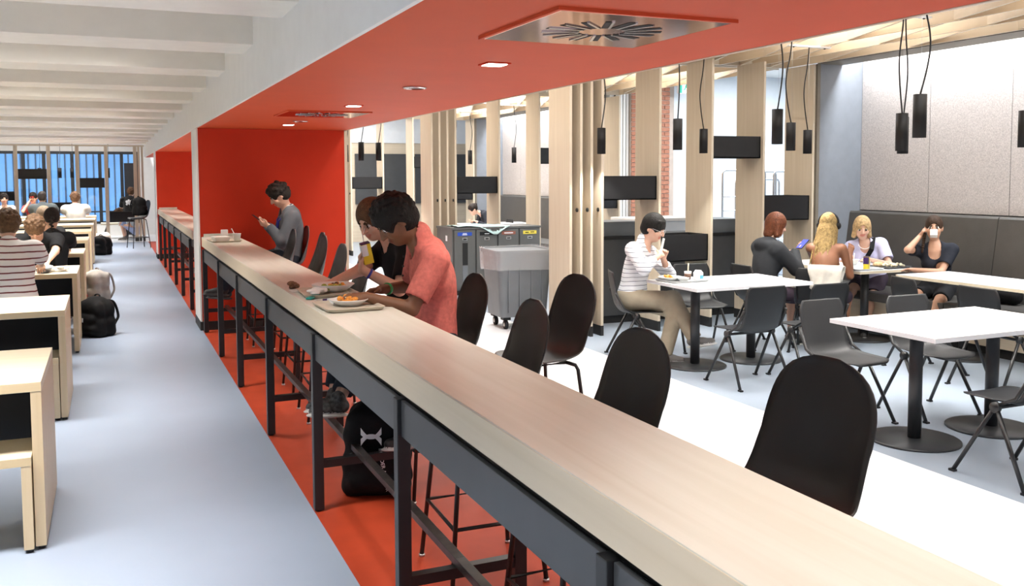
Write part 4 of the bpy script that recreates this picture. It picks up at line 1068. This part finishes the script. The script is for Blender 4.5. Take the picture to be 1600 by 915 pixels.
person('light-haired person mostly hidden behind the girl with the plait', (-.80, 13.85, .452), -90, LIGHT, ('short', 'hair_grey'), ('black_tee', .4), ('denim_dark', .98), ('shoe_black',), h=.012, lean=12, hunch=20, nod=20, turn=15, head=(-.80, 13.6, 1.216),
       hands=((-.62, 13.25, .83), (-.98, 13.25, .83)))
person('person in a plain white T-shirt seen from behind near the windows', (-.73, 23.95, .452), 90, LIGHT, ('wavy', 'hair_brown'), ('white_tee', .42, dict(g=.03)), ('denim_dark', .98), ('shoe_black',), h=.0125, lean=8, hunch=14, nod=14, body_w=1.2, sc=1.05,
       head=(-.75, 24.05, 1.242), hands=((-1.0, 24.7, .84), (-.48, 24.7, .84)), elbow=((-.9, -.1, -.5), (.9, -.1, -.5)))
person('person in a dark grey T-shirt seen from behind, left of the white one', (-1.42, 23.95, .452), 90, TAN, ('short', 'hair_dark'), ('grey_tee', .42, dict(g=.03)), ('denim_dark', .98), ('shoe_black',), h=.0125, lean=10, hunch=16, nod=14, body_w=1.2, sc=1.03,
       head=(-1.44, 24.1, 1.272), hands=((-1.65, 24.7, .84), (-1.15, 24.7, .84)), elbow=((-.9, -.1, -.5), (.9, -.1, -.5)))
slab_table(24.55, .94, -.315, 1.9, .788, .045, 'last maple slab table, in front of the fins by the windows', 'table', 'maple bench tables')
def cap_x(F):
    HL = F['HL']; m = MB(); m.ell(tuple(HL(0, -.012, .045)), .092, .102, .080, 14, 8); m.build('cap_crown', 'cap_red', F['body'])
    MB().ell(tuple(HL(0, .115, .045)), .065, .065, .008, 12, 5).build('cap_peak', 'cap_red', F['body'])
person('person with a red cap resting a hand on the face', (-1.74, 25.95, .452), -85, LIGHT, ('short', 'hair_dark'), ('red_accent', .4), ('denim_dark', .98), ('shoe_black',), h=.0125, lean=6, hunch=10, nod=10, turn=-10,
       head=(-1.75, 25.85, 1.228), hands=((-1.6, 25.4, .84), (-1.83, 25.68, 1.13)), elbow=(None, (-.6, -.3, -1)), extra=cap_x, sc=1.05)
person('smiling person in a white top at the left edge', (-2.36, 25.95, .452), -80, LIGHT, ('wavy', 'hair_dark'), ('white_tee', .42), ('denim_dark', .98), ('shoe_black',), h=.0125, lean=2, hunch=8, nod=5, head=(-2.39, 25.85, 1.206), hands=((-2.2, 25.4, .84), (-2.55, 25.4, .84)))
slab_table(25.75, .36, -.9, 1.75, .45, .042, 'maple bench beyond the last table, under the smiling person', 'bench', 'maple benches', modesty=False)
# ---- far lounge
def print_x(F):
    c = F['P1']+F['u2']*.10-F['shf']*.135
    for dx, dz, r in ((0, 0, .06), (-.05, .04, .035), (.05, .045, .035), (.0, .075, .03), (-.04, -.04, .03), (.045, -.04, .03)):
        p = c+F['shr']*dx+F['u2']*dz; MB().ell(tuple(p), r, .012, r, 10, 5).build('print', 'white_print', F['body'])
person('person in a black T-shirt with a white back print by the windows', (.50, 28.2, .58), 75, LIGHT, ('wavy', 'hair_brown'), ('black_tee', .42, dict(g=.02)), ('denim_dark', .98), ('shoe_black',), h=.014, lean=10, hunch=18, nod=18,
       hands=((.45, 28.7, .95), (.78, 28.6, .95)), feet=((.40, 28.75, .1), (.62, 28.75, .1)), extra=print_x, body_w=1.1)
person('person in a pale blue skirt crouching on the low lounge seat', (.66, 27.75, .16), 170, LIGHT, ('wavy', 'hair_brown'), ('pale_top', .40), ('skirt_blue', .48, dict(skirt=True, name='skirt')), ('shoe_grey',), h=.014, lean=20, hunch=30, nod=35, female=True,
       hands=((.30, 27.65, .42), (.32, 27.85, .42)), feet=((.36, 27.65, .07), (.38, 27.85, .07)))
# ================================================================== SMALLER THINGS
# ---- recycling station behind the bar
r = empty('recycling_cabinet', (4.50, 12.48, 0), label='long grey recycling cabinet with four coloured signs behind the bar', cat='recycling cabinet')
MB().box(0, 1.40, .0, .66, .07, .955, .004).build('body', 'cabinet', r)
MB().box(-.01, 1.41, -.015, .67, .955, .985, .003).build('cabinet_top', 'cabinet', r)
MB().box(.02, 1.38, .03, .64, 0, .07).build('plinth', 'black_base', r)
for k, (sg, tx) in enumerate((('blue_sign', 'BOTTLES'), ('black_box', 'PAPER'), ('brown_sign', 'COMPOST'), ('yellow_sign', 'LANDFILL'))):
    x0 = .015+k*.345
    MB().box(x0+.004, x0+.010, -.004, 0, .08, .95).build('gap', 'cabinet_gap', r)
    d = MB().box(x0+.015, x0+.335, -.016, 0, .09, .945, .004).build('door', 'cabinet', r)
    MB().box(x0+.065, x0+.285, -.021, -.016, .865, .915, .002).build('sign', sg, d)
    MB().box(x0+.135, x0+.215, -.024, -.016, .795, .835, .003).build('slot_frame', 'steel', d)
    MB().box(x0+.150, x0+.200, -.026, -.024, .806, .824).build('slot', 'dark_slot', d)
    mp_ = MB()
    for (u0, u1, w0, w1) in {0: ((.145, .205, .892, .902), (.138, .212, .876, .885)), 1: ((.14, .21, .883, .893),), 2: ((.105, .245, .883, .897),), 3: ((.10, .155, .882, .896), (.185, .245, .888, .900))}[k]:
        mp_.box(x0+u0, x0+u1, -.0225, -.021, w0, w1)
    mp_.build('sign_print', 'white_print' if k != 3 else 'black_box', d)
d0 = [c for c in r.children if c.name.startswith('door')][0]
MB().box(.155, .235, -.020, -.016, .44, .76).build('glass_strip', 'dark_slot', d0); MB().box(.155, .235, -.020, -.016, .20, .43).build('lower_strip', 'bin_grey', d0)
MB().box(-.003, -.0005, .20, .27, .78, .86).build('notice', 'white_print', r)
c = MB(); n = 13
vs = []; 
for i in range(n):
    for j in range(7):
        u, v = i/(n-1), j/6.
        x, y = .08+u*.82, -.03+v*.50
        z = .992+.012*math.sin(9*u+4*v)+.010*math.sin(17*v)
        if j == 0 and .45 < u < .95: z -= .14*(1-abs(u-.72)/.27); y -= .012
        vs.append((x, y, max(z, .986) if not (j == 0 and .45 < u < .95) else z))
c.add(vs, [(i*7+j, i*7+j+1, (i+1)*7+j+1, (i+1)*7+j) for i in range(n-1) for j in range(6)], True)
o = c.build('cleaning_cloth', 'cloth_cyan', None, (4.50, 12.48, .002)); sm = o.modifiers.new('thick', 'SOLIDIFY'); sm.thickness = .004; sm.offset = 1
tag(o, 'pale turquoise cloth lying over the recycling cabinet top', 'cloth')
# ---- wheeled bin with a clear liner
t = empty('wheeled_bin', (4.27, 9.66, 0), R_(-3), 'grey wheeled bin with a clear plastic liner beside the fins', 'waste bin')
def tub(m, z0, z1, w0, d0, w1, d1, th, rad=.06, n=6):
    def ring(w, d, z):
        o = []
        for cx, cy, a0 in ((w/2-rad, d/2-rad, 0), (-w/2+rad, d/2-rad, Q), (-w/2+rad, -d/2+rad, PI), (w/2-rad, -d/2+rad, 3*Q)):
            for k in range(n+1): o.append((cx+rad*math.cos(a0+Q*k/n), cy+rad*math.sin(a0+Q*k/n), z))
        return o
    rs = [ring(w0, d0, z0), ring(w1, d1, z1), ring(w1-2*th, d1-2*th, z1), ring(w0-2*th, d0-2*th, z0+th)]
    N = len(rs[0]); vs = sum(rs, [])
    fs = [(i*N+k, i*N+(k+1) % N, (i+1)*N+(k+1) % N, (i+1)*N+k) for i in range(3) for k in range(N)]
    fs += [tuple(range(N))[::-1], tuple(3*N+k for k in range(N))]
    return m.add(vs, fs, False)
tub(MB(), .14, .86, .56, .50, .66, .60, .012).build('bin_body', 'bin_grey', t)
tub(MB(), .855, .895, .70, .64, .71, .65, .03).build('rim', 'bin_grey', t)
for x in (-.2, -.07, .07, .2): MB().box(x-.008, x+.008, -.292, -.270, .2, .70).build('rib', 'bin_grey', t)
lin = MB(); tub(lin, .66, .905, .69, .63, .735, .675, .004, .07); lin.v = [(a+.012*math.sin(40*b+30*c_), b+.012*math.sin(38*a+26*c_), c_+(.018*math.sin(21*a+17*b) if c_ < .7 else .008*math.sin(33*a+29*b))) for a, b, c_ in lin.v]; lin.build('liner', 'plastic_bag', t)
for x in (-.2, .2):
    for y in (-.17, .17):
        w_ = MB(); w_.tube([(x-.018, y, .05), (x+.018, y, .05)], .05, 14); o = w_.build('caster', 'black_box', t)
        MB().tube([(x-.021, y, .05), (x+.021, y, .05)], .022, 10).build('hub', 'steel', o)
        MB().box(x-.045, x+.045, y-.05, y+.05, .105, .14, .004).build('caster_plate', 'black_box', t)
# ---- service counter with tubs
sc_ = empty('service_counter', (6.2, 9.62, 0), label='dark service counter behind the near fin screen', cat='counter')
for i, (a, b) in enumerate(((-1.18, -.35), (-.34, .49), (.50, 1.33))):
    MB().box(a, b, -.28, .28, .09, .985, .004).build('cabinet_body', 'apron_grey', sc_)
MB().box(-1.2, 1.35, -.30, .30, .985, 1.02, .003).build('worktop', 'black_box', sc_); MB().box(-1.16, 1.31, -.25, .25, 0, .09).build('plinth', 'black_base', sc_)
for i, (x, lab) in enumerate(((5.47, 'grey dish tub on the service counter, left of the seated man'), (6.93, 'grey dish tub on the service counter, behind the right-hand fins'))):
    d = empty('dish_tub', (x, 9.55, 1.021), label=lab, cat='tub', group='grey dish tubs')
    tub(MB(), 0, .165, .42, .34, .50, .40, .006, .04).build('tub_body', 'bin_grey', d)
    tub(MB(), .150, .168, .52, .42, .53, .43, .02, .05).build('rim', 'bin_grey', d)
o = empty('serving_cabinet', (6.75, 10.7, 0), label='white serving cabinet behind the seated man, past the fins', cat='cabinet')
MB().box(-.45, .45, -.3, .3, .08, 1.12, .006).build('cabinet_body', 'white_wall', o); MB().box(-.47, .47, -.32, .32, 1.12, 1.16, .004).build('cabinet_top', 'white_paint', o); MB().box(-.42, .42, -.26, .26, 0, .08).build('plinth', 'black_base', o)
for x in (-.44, .005): d = MB().box(x, x+.435, -.312, -.300, .10, 1.10, .003).build('door', 'white_wall', o); MB().box(x+.36, x+.38, -.33, -.312, .6, .8, .004).build('handle', 'steel', d)
# ---- chrome rack trolleys
for i, (x, y, w, hgt, lab) in enumerate(((8.72, 11.3, .44, 1.80, 'chrome rack trolley left of the second fin gap'), (9.22, 11.2, .40, 1.78, 'taller chrome rack trolley right of the fin'), (9.45, 11.9, .50, 1.66, 'lower chrome rack trolley behind the taller one'))):
    r = empty('rack_trolley', (x, y, 0), label=lab, cat='trolley', group='chrome rack trolleys')
    for yy in (-.22, .22):
        pts = [(-w/2, yy, .1)]+[(-w/2+.06-.06*math.cos(q_), yy, hgt-.06+.06*math.sin(q_)) for q_ in np.linspace(0, Q, 5)]+[(w/2-.06+.06*math.sin(q_), yy, hgt-.06+.06*math.cos(q_)) for q_ in np.linspace(0, Q, 5)]+[(w/2, yy, .1)]
        MB().tube(pts, .016, 8).build('frame', 'chrome', r)
    for k in range(6): MB().tube([(-w/2, -.22, .35+k*.21), (w/2, -.22, .35+k*.21)], .008, 6).build('rung', 'chrome', r); MB().tube([(-w/2, .22, .35+k*.21), (w/2, .22, .35+k*.21)], .008, 6).build('rung', 'chrome', r)
    for sx in (-1, 1):
        MB().tube([(sx*w/2, -.22, .2), (sx*w/2, .22, .2)], .010, 6).build('brace', 'chrome', r)
        for yy in (-.22, .22): MB().tube([(sx*w/2-.012, yy, .05), (sx*w/2+.012, yy, .05)], .05, 12).build('caster', 'black_box', r); MB().cyl((sx*w/2, yy, .07), .008, .05, 8).build('caster_stem', 'chrome', r)
# ---- exit sign
e = empty('exit_sign', (8.90, 13.12, 3.09), label='green running-man exit sign hung above the white wall', cat='exit sign')
MB().box(-.15, .15, -.02, .02, 0, .26, .004).build('housing', 'white_paint', e)
MB().box(-.14, .14, -.023, -.02, .01, .25).build('face', 'exit_green', e); MB().box(-.075, .075, -.025, -.023, .012, .248).build('door_symbol', 'exit_white', e)
mn = MB()
mn.ell((.018, -.027, .205), .018, .003, .018, 10, 5)
for a, b in (((.012, .175), (-.008, .115)), ((.012, .175), (.045, .145)), ((.010, .170), (-.030, .155)), ((-.008, .115), (.028, .085)), ((.028, .085), (.020, .035)), ((-.008, .115), (-.022, .070)), ((-.022, .070), (-.055, .062))):
    mn.tube([(a[0], -.027, a[1]), (b[0], -.027, b[1])], .009, 6)
mn.build('running_figure', 'exit_green', e)
MB().tube([(0, 0, .26), (0, 0, .38)], .008, 6).build('hanger', 'steel', e)
# ---- backpacks
def bag_body(w, d, hh, tilt=0):
    s = Sdf(); rr = .055; hx = w/2-rr; hy = d/2-rr
    for z, sh in ((rr, 1.), (hh*.36, 1.03), (hh*.66, .95), (hh-rr-.03, .74)):
        for y in (-hy, hy): s.cap((-hx*sh, y, z), (hx*sh, y, z), rr, None, .05)
        s.ell((0, 0, z), (hx*sh+.02, d*.46, .09), None, .05)
    for y in (-hy, hy):
        for sx in (-1, 1): s.cap((sx*hx, y, rr), (sx*hx*.8, y, hh-.10), rr, .05, .04)
    s.cap((-w*.12, 0, hh-.06), (w*.12, 0, hh-.06), .06, None, .05)
    s.cap((-w*.26, -d*.5, .09), (w*.26, -d*.5, .09), .055, None, .03); s.cap((-w*.24, -d*.5, .20), (w*.24, -d*.5, .20), .045, None, .03); s.ell((0, -d*.5, .14), (w*.3, .05, .1), None, .03)
    for k in range(10):
        s.ell((random.uniform(-w*.3, w*.3), random.uniform(-d*.1, d*.4), random.uniform(.08, hh-.06)), (.035, .03, .04), None, .04)
    s.plane((0, 0, .004), (0, 0, -1)); return s
def backpack(name_lab, loc, rz, m, w=.34, d=.22, hh=.46, h=.010):
    b = empty('backpack', loc, rz, name_lab, 'backpack', 'bags on the floor')
    sdf_obj('bag_body', bag_body(w, d, hh), h, [m], b)
    for sg in (-1, 1): MB().tube(smooth_path([(sg*.07, .03, hh-.04), (sg*.09, d*.62, hh-.06), (sg*.11, d*.80, hh*.5), (sg*.12, d*.62, .14), (sg*.12, d*.4, .07)]), .015, 8).build('strap', m, b)
    MB().tube(smooth_path([(-.05, .02, hh-.03), (-.03, .02, hh+.025), (.03, .02, hh+.025), (.05, .02, hh-.03)]), .009, 8).build('handle', m, b)
    return b
b1 = backpack('black backpack leaning against the third table leg on the grey floor', (-.17, 10.98, 0), R_(-50), 'black_cloth', .36, .24, .42)
MB().box(-.07, .0, -.178, -.170, .17, .215).xf(Matrix.Rotation(0, 4, 'Z')).build('patch', 'white_print', b1)
b2 = backpack('light grey backpack with a red tag behind the black one', (-.20, 13.55, 0), R_(-60), 'grey_cloth', .34, .24, .48)
MB().ell((.04, -.2, .16), .06, .05, .035, 10, 6).build('red_pouch', 'red_accent', b2)
backpack('black bag on the floor far down the aisle', (-.22, 22.6, 0), R_(-40), 'black_cloth', .42, .3, .42, .014)
b3 = empty('tote_bag', (-.22, 24.2, 0), label='crumpled white plastic bag far down the aisle', cat='bag', group='bags on the floor')
s_ = Sdf()
for k in range(14): s_.ell((random.uniform(-.12, .12), random.uniform(-.12, .12), random.uniform(.06, .34)), (.12, .11, .12), None, .03)
s_.plane((0, 0, .003), (0, 0, -1)); sdf_obj('bag_body', s_, .014, ['cream_cloth'], b3)
b4 = backpack('black sports backpack with a white logo under the bar', (1.31, 4.87, 0), R_(-20), 'black_cloth', .36, .26, .50, .008)
lg = MB()
def arcband(sgn):
    o = []; n = 16
    for k in range(n+1):
        t = -1+2*k/n; x = .055*t; w = .007+.012*abs(t)**1.5
        y = sgn*(-.006+.036*abs(t)**2.0)
        o.append((x, y-w, y+w))
    vs = []; fs = []
    for x, a_, b_ in o: vs += [(x, 0, a_), (x, 0, b_), (x, .004, a_), (x, .004, b_)]
    for k in range(n):
        i = 4*k; fs += [(i, i+1, i+5, i+4), (i+2, i+6, i+7, i+3), (i, i+4, i+6, i+2), (i+1, i+3, i+7, i+5)]
    fs += [(0, 2, 3, 1), (4*n, 4*n+1, 4*n+3, 4*n+2)]
    return vs, fs
for sg in (1, -1): lg.add(*arcband(sg))
lg.xf(Matrix.Translation((-.02, -.142, .335)) @ Matrix.Rotation(R_(-6), 4, 'X')); lg.build('logo', 'white_print', b4)
text_mesh('strap_text', 'UNDER ARMOUR', .028, 'white_print', b4, (.05, -.192, .16), (Q, R_(80), 0))
MB().box(.02, .13, -.150, -.142, .26, .27).build('zip', 'steel', b4)
backpack('dark backpack hung on the far bar stool beyond the alcove', (.66, 24.3, .80), R_(60), 'black_cloth', .34, .22, .44, .014)
# ---- trays, plates and food
def tray(loc, rz, label, m='tray_beige', w=.40, d=.29, group='meal trays'):
    t = empty('tray', loc, rz, label, 'tray', group)
    tub(MB(), 0, .018, w-.03, d-.03, w, d, .006, .035).build('tray_body', m, t); return t
def plate(loc, label, items, rr=.115, deep=.03, m='plate'):
    p = empty('plate', loc, 0, label, 'plate', 'plates of food')
    MB().lathe([(.55*rr, 0), (.62*rr, .004), (rr, deep), (rr*.97, deep+.003), (.58*rr, .008), (.001, .007)], 28).build('dish', m, p)
    for i, (mm, n, sp) in enumerate(items):
        s = Sdf()
        for k in range(n):
            a_ = random.uniform(0, 2*PI); q_ = random.uniform(0, .6*rr)*sp[2]
            s.ell((sp[0]+q_*math.cos(a_), sp[1]+q_*math.sin(a_), .016+random.uniform(0, .022)), (random.uniform(.010, .020), random.uniform(.010, .018), random.uniform(.008, .014)), None, .004)
        o = sdf_obj('food', s, .0045, [mm], p); o['kind'] = 'stuff'
    return p
BT = 1.0555
def phone(loc, R, label, scr='phone'):
    p = empty('phone', loc, 0, label, 'phone', 'phones in hand')
    m = MB().box(-.037, .037, -.075, .075, -.004, .004, .003); m.xf(R); m.build('phone_body', 'phone', p)
    m = MB().box(-.034, .034, -.071, .071, .0042, .005); m.xf(R); m.build('screen', scr, p)
tray((1.10, 4.62, BT), R_(2), 'beige tray nearest the camera, in front of the man in pink', w=.30, d=.36)
plate((1.115, 4.66, BT+.007), 'plate of noodles between the pink-shirted man\'s hands', [('food_orange', 26, (0, 0, .9)), ('food_cream', 8, (.03, .02, .8))], .10)
tray((1.12, 5.22, BT), R_(-3), 'beige tray farther along, in front of the man in black', w=.30, d=.40)
plate((1.17, 5.28, BT+.007), 'white plate heaped with rice and stew on the farther tray', [('food_orange', 16, (.02, .03, .8)), ('food_green', 14, (-.02, -.04, .8)), ('food_brown', 8, (.03, .06, .5))], .125, .04)
def carton(loc, R, label, w=.045, d=.035, hh=.11, m1='yellow', m2='white_print', straw=None, cap='purple'):
    c = empty('juice_carton', loc, 0, label, 'juice carton', 'drink cartons')
    m = MB().box(-w/2, w/2, -d/2, d/2, 0, hh, .002); m.xf(R); m.build('carton_body', m1, c)
    m = MB().box(-w/2-.0006, w/2*.2, -d/2-.0006, d/2+.0006, hh*.42, hh*.98); m.xf(R); m.build('print_panel', m2, c)
    m = MB().box(-w/2+.001, w/2-.001, -d/2+.001, d/2-.001, hh, hh+.006); m.xf(R); m.build('carton_top', cap, c)
    if straw: MB().tube(straw, .0032, 6).build('straw', 'straw', c)
    return c
carton((1.04, 4.86, BT), Matrix.Rotation(R_(80), 4, 'X') @ Matrix.Rotation(R_(20), 4, 'Y'), 'dark purple carton lying on the bar beside the near tray', m1='purple', cap='purple')
w_ = MB().box(-.018, .018, -.075, .075, .002, .012, .004); w_.xf(Matrix.Rotation(R_(-28), 4, 'Z')); o = w_.build('snack_wrapper', 'teal', None, (1.01, 5.06, BT)); tag(o, 'green snack bar wrapper lying on the bar', 'wrapper')
s_ = Sdf()
for k in range(9): s_.ell((random.uniform(-.022, .022), random.uniform(-.018, .018), random.uniform(.010, .035)), (.018, .016, .013), None, .004)
s_.plane((0, 0, .001), (0, 0, -1)); o = sdf_obj('brownie', s_, .004, ['food_brown'], None, (.99, 5.55, BT)); tag(o, 'dark brown brownie by the edge of the bar', 'brownie')
o = MB().box(-.045, .045, -.06, .06, .0, .003, .001).build('napkin', 'paper', None, (.995, 5.42, BT)); tag(o, 'folded white napkin next to the brownie', 'napkin')
s_ = Sdf()
for k in range(10): s_.ell((random.uniform(-.05, .05), random.uniform(-.04, .04), random.uniform(.012, .03)), (.028, .024, .010), None, .004)
s_.plane((0, 0, .001), (0, 0, -1)); o = sdf_obj('crumpled_napkin', s_, .005, ['paper'], None, (1.055, 5.14, BT+.008)); tag(o, 'crumpled napkin on the farther beige tray', 'napkin')
jc = Matrix.Rotation(R_(-14), 4, 'Y') @ Matrix.Rotation(R_(10), 4, 'X')
carton((1.412, 5.385, 1.205), jc, 'yellow and white juice carton held by the man in black', .058, .040, .125, straw=[(-.028, .0, .125), (-.028, .03, .165), (.03, .20, .195)])
phone((1.47, 10.28, 1.27), Matrix.Rotation(R_(95), 4, 'Z') @ Matrix.Rotation(R_(38), 4, 'X'), 'dark phone held by the man at the red wall')
tray((1.08, 9.98, BT), R_(4), 'beige tray with a white box near the red wall', w=.30, d=.40)
o = empty('takeaway_box', (1.05, 10.03, BT+.006), R_(5), 'white takeaway box on the tray by the red wall', 'takeaway box')
tub(MB(), 0, .03, .14, .20, .16, .22, .004, .02).build('box_base', 'plate', o); MB().box(-.078, .078, -.108, .108, .031, .045, .006).build('box_lid', 'plate', o)
o = empty('paper_cup', (1.20, 9.90, BT+.006), 0, 'white cup with a spoon on the tray by the red wall', 'cup')
MB().lathe([(.030, 0), (.042, .075), (.044, .078), (.040, .076), (.001, .01)], 20).build('cup_body', 'plate', o); MB().tube([(.0, .0, .02), (-.05, .02, .13)], .004, 6).build('spoon', 'straw', o)
o = MB().box(-.035, .035, -.02, .02, 0, .06, .006).build('snack_packet', 'paper', None, (1.10, 10.12, BT+.055)); tag(o, 'small printed snack packet on the takeaway box', 'packet')
# striped-shirt man's meal
TT = .7555
t = tray((4.80, 7.10, TT), R_(4), 'pale grey tray in front of the man in the striped shirt', 'tray_grey', .42, .32)
plate((4.71, 7.16, TT+.007), 'white plate of orange food on the striped-shirt man\'s tray', [('food_orange', 18, (0, 0, .8))], .115)
o = empty('bun_bowl', (4.76, 7.02, TT+.007), 0, 'small white bowl at the front of the pale tray', 'bowl'); MB().lathe([(.03, 0), (.055, .03), (.057, .033), (.05, .034), (.001, .045)], 20).build('bowl_body', 'plate', o)
o = empty('milk_carton', (4.95, 7.06, TT+.007), R_(20), 'small white and blue milk carton on the pale tray', 'milk carton')
MB().box(-.033, .033, -.033, .033, 0, .065, .003).build('carton_body', 'white_print', o); MB().prism([(-.033, .065), (.033, .065), (0, .092)], .066, 'y').xf(Matrix.Translation((0, -.033, 0))).build('gable', 'white_print', o); MB().box(-.02, .030, -.0345, -.033, .012, .045).build('blue_print', 'light_blue', o)
o = empty('chocolate_drink', (4.89, 7.14, TT+.007), 0, 'clear cup of chocolate drink with a wooden stirrer', 'cup')
MB().lathe([(.026, 0), (.034, .075), (.031, .075), (.001, .01)], 18).build('cup_body', 'plate', o); MB().lathe([(.0265, .003), (.0335, .055)], 18).build('drink', 'choco', o); MB().tube([(0, 0, .02), (.006, 0, .15)], .006, 6).build('stirrer', 'food_cream', o)
o = MB().box(-.012, .012, -.006, .006, 0, .12, .004).build('plastic_spoon', 'straw', None, (4.72, 7.33, 1.02)); o.rotation_euler = (.1, .2, .3); tag(o, 'white plastic spoon in the striped-shirt man\'s hands', 'spoon')
# women's table
phone((6.475, 7.42, 1.02), Matrix.Rotation(R_(-80), 4, 'Z') @ Matrix.Rotation(R_(35), 4, 'X'), 'blue-lit phone held by the red-haired woman', 'screen_blue')
tray((7.05, 7.20, TT), R_(-3), 'grey tray with the yellow carton on the women\'s table', 'tray_grey', .36, .30)
carton((7.06, 7.14, TT+.008), Matrix.Rotation(R_(25), 4, 'Z'), 'yellow and purple juice carton standing on the women\'s table', .055, .045, .125, m2='purple')
tray((7.45, 7.22, TT), R_(2), 'dark tray of food in front of the dark-haired woman', 'apron_grey', .36, .30)
s_ = Sdf()
for k in range(40): s_.ell((random.uniform(-.14, .14), random.uniform(-.08, .08), random.uniform(.010, .032)), (.018, .015, .012), None, .003)
o = sdf_obj('fries', s_, .006, ['food_cream'], None, (7.47, 7.22, TT+.004)); tag(o, 'pile of pale fries on the dark tray', 'fries', kind='stuff')
s_ = Sdf().ell((0, 0, .025), (.065, .045, .03), None, .0); o = sdf_obj('sandwich', s_, .006, ['food_tan'], None, (7.33, 7.25, TT+.008)); tag(o, 'tan bread roll on the dark tray', 'bread roll')
o = empty('soup_bowl', (7.33, 7.62, TT), 0, 'white bowl with a spoon in front of the blond woman', 'bowl'); MB().lathe([(.04, 0), (.075, .055), (.078, .058), (.07, .054), (.001, .02)], 24).build('bowl_body', 'plate', o); MB().tube([(.02, 0, .03), (.05, .02, .12)], .004, 6).build('spoon', 'straw', o)
o = empty('soup_bowl', (7.05, 7.62, TT), 0, 'white bowl at the braided woman\'s end of the table', 'bowl'); MB().lathe([(.04, 0), (.075, .05), (.078, .053), (.07, .05), (.001, .02)], 24).build('bowl_body', 'plate', o); MB().tube([(-.02, 0, .03), (-.09, .0, .11)], .004, 6).build('spoon', 'straw', o)
o = empty('paper_cup', (7.16, 7.24, TT+.008), 0, 'white paper cup behind the yellow carton', 'cup'); MB().lathe([(.03, 0), (.04, .07), (.042, .073), (.038, .07), (.001, .01)], 18).build('cup_body', 'plate', o)
# cup at the dark-haired woman's mouth
hl = cupF['HL']; c0 = cupF['org']+hl(0.0, .150, -.045); ax = nrm(cupF['hf']*.9+cupF['hu']*.55)
o = empty('paper_cup', tuple(c0), 0, 'white square cup the dark-haired woman drinks from', 'cup')
m = MB(); rr = nrm(cupF['hr']); up_ = np.cross(rr, ax); m.obox(ax*.02, rr, ax, up_, .034, .036, .032); m.build('cup_body', 'plate', o)
# cream bag on the braided woman's chair
o = empty('cream_bag', (6.24, 6.86, .45), R_(-52), 'cream cloth bag hung over the braided woman\'s chair', 'bag')
g_ = MB(); vs = []; nu, nv = 15, 14
for i in range(nu):
    for j in range(nv):
        u, v = i/(nu-1), j/(nv-1)
        x = -.06+.30*u+.015*math.sin(9*v+5*u); w_ = .03+.010*math.sin(14*u+3*v)
        if v < .3: y, z = -.205+w_, .26+.14*v/.3
        elif v < .5: t_ = (v-.3)/.2; y, z = -.205+w_-(.06+2*w_)*t_+.0, .40+.02*math.sin(PI*t_)
        else: y, z = -.265-w_*.6, .40-(v-.5)/.5*(.20+.34*max(0, u-.55)/.45+.03*math.sin(7*u))
        vs.append((x, y-.05, z))
g_.add(vs, [(i*nv+j, i*nv+j+1, (i+1)*nv+j+1, (i+1)*nv+j) for i in range(nu-1) for j in range(nv-1)], True)
ob = g_.build('bag_body', 'cream_cloth', o); sm = ob.modifiers.new('thick', 'SOLIDIFY'); sm.thickness = .012
o.location = (6.38, 7.03, .45)
o = empty('handbag', (8.02, 6.30, .457), R_(90), 'small dark handbag on the banquette behind the booth table', 'bag')
sdf_obj('bag_body', Sdf().cap((-.10, 0, .08), (.10, 0, .08), .08, None, .03).plane((0, 0, .003), (0, 0, -1)), .010, ['black_cloth'], o)
MB().tube([(-.09, 0, .12), (-.07, 0, .26), (.07, 0, .26), (.09, 0, .12)], .010, 8).build('handle', 'black_cloth', o)
# food on the third bench table
TB = .789
s_ = Sdf()
for k in range(14): s_.ell((random.uniform(-.10, .10), random.uniform(-.06, .06), random.uniform(.012, .05)), (.035, .03, .015), None, .006)
s_.plane((0, 0, .001), (0, 0, -1)); o = sdf_obj('wrapped_sandwich', s_, .007, ['paper'], None, (-.52, 10.25, TB)); tag(o, 'half-unwrapped sandwich on the third bench table', 'sandwich')
o = empty('food_bowl', (-.62, 10.12, TB), 0, 'grey takeaway bowl beside the unwrapped sandwich', 'bowl'); MB().lathe([(.05, 0), (.08, .045), (.083, .048), (.075, .045), (.001, .02)], 20).build('bowl_body', 'bin_grey', o)
# far lounge pieces
r = empty('lounge_table', (.25, 28.6, 0), label='low maple lounge table by the windows', cat='table'); MB().box(-.5, .35, -.35, .35, .40, .44, .004).build('table_top', 'table_x', r)
for sx in (-.38, .22): MB().obox((sx, 0, .2), (.94, 0, -.34), (0, 1, 0), (.34, 0, .94), .03, .25, .20).build('leg', 'black_steel', r)
r = empty('lounge_stool', (.50, 28.2, 0), label='beige shell seat under the person with the back print', cat='chair')
shell([(.2, .56), (.1, .575), (-.1, .57), (-.2, .60), (-.25, .70)], lambda u: .22, .015, lambda u: .02).build('seat_shell', 'food_cream', r)
for sx in (-.15, .15):
    for sy in (-.15, .15): MB().tube([(sx*.7, sy*.7, .56), (sx*1.2, sy*1.2, 0)], .012, 6).build('leg', 'black_steel', r)
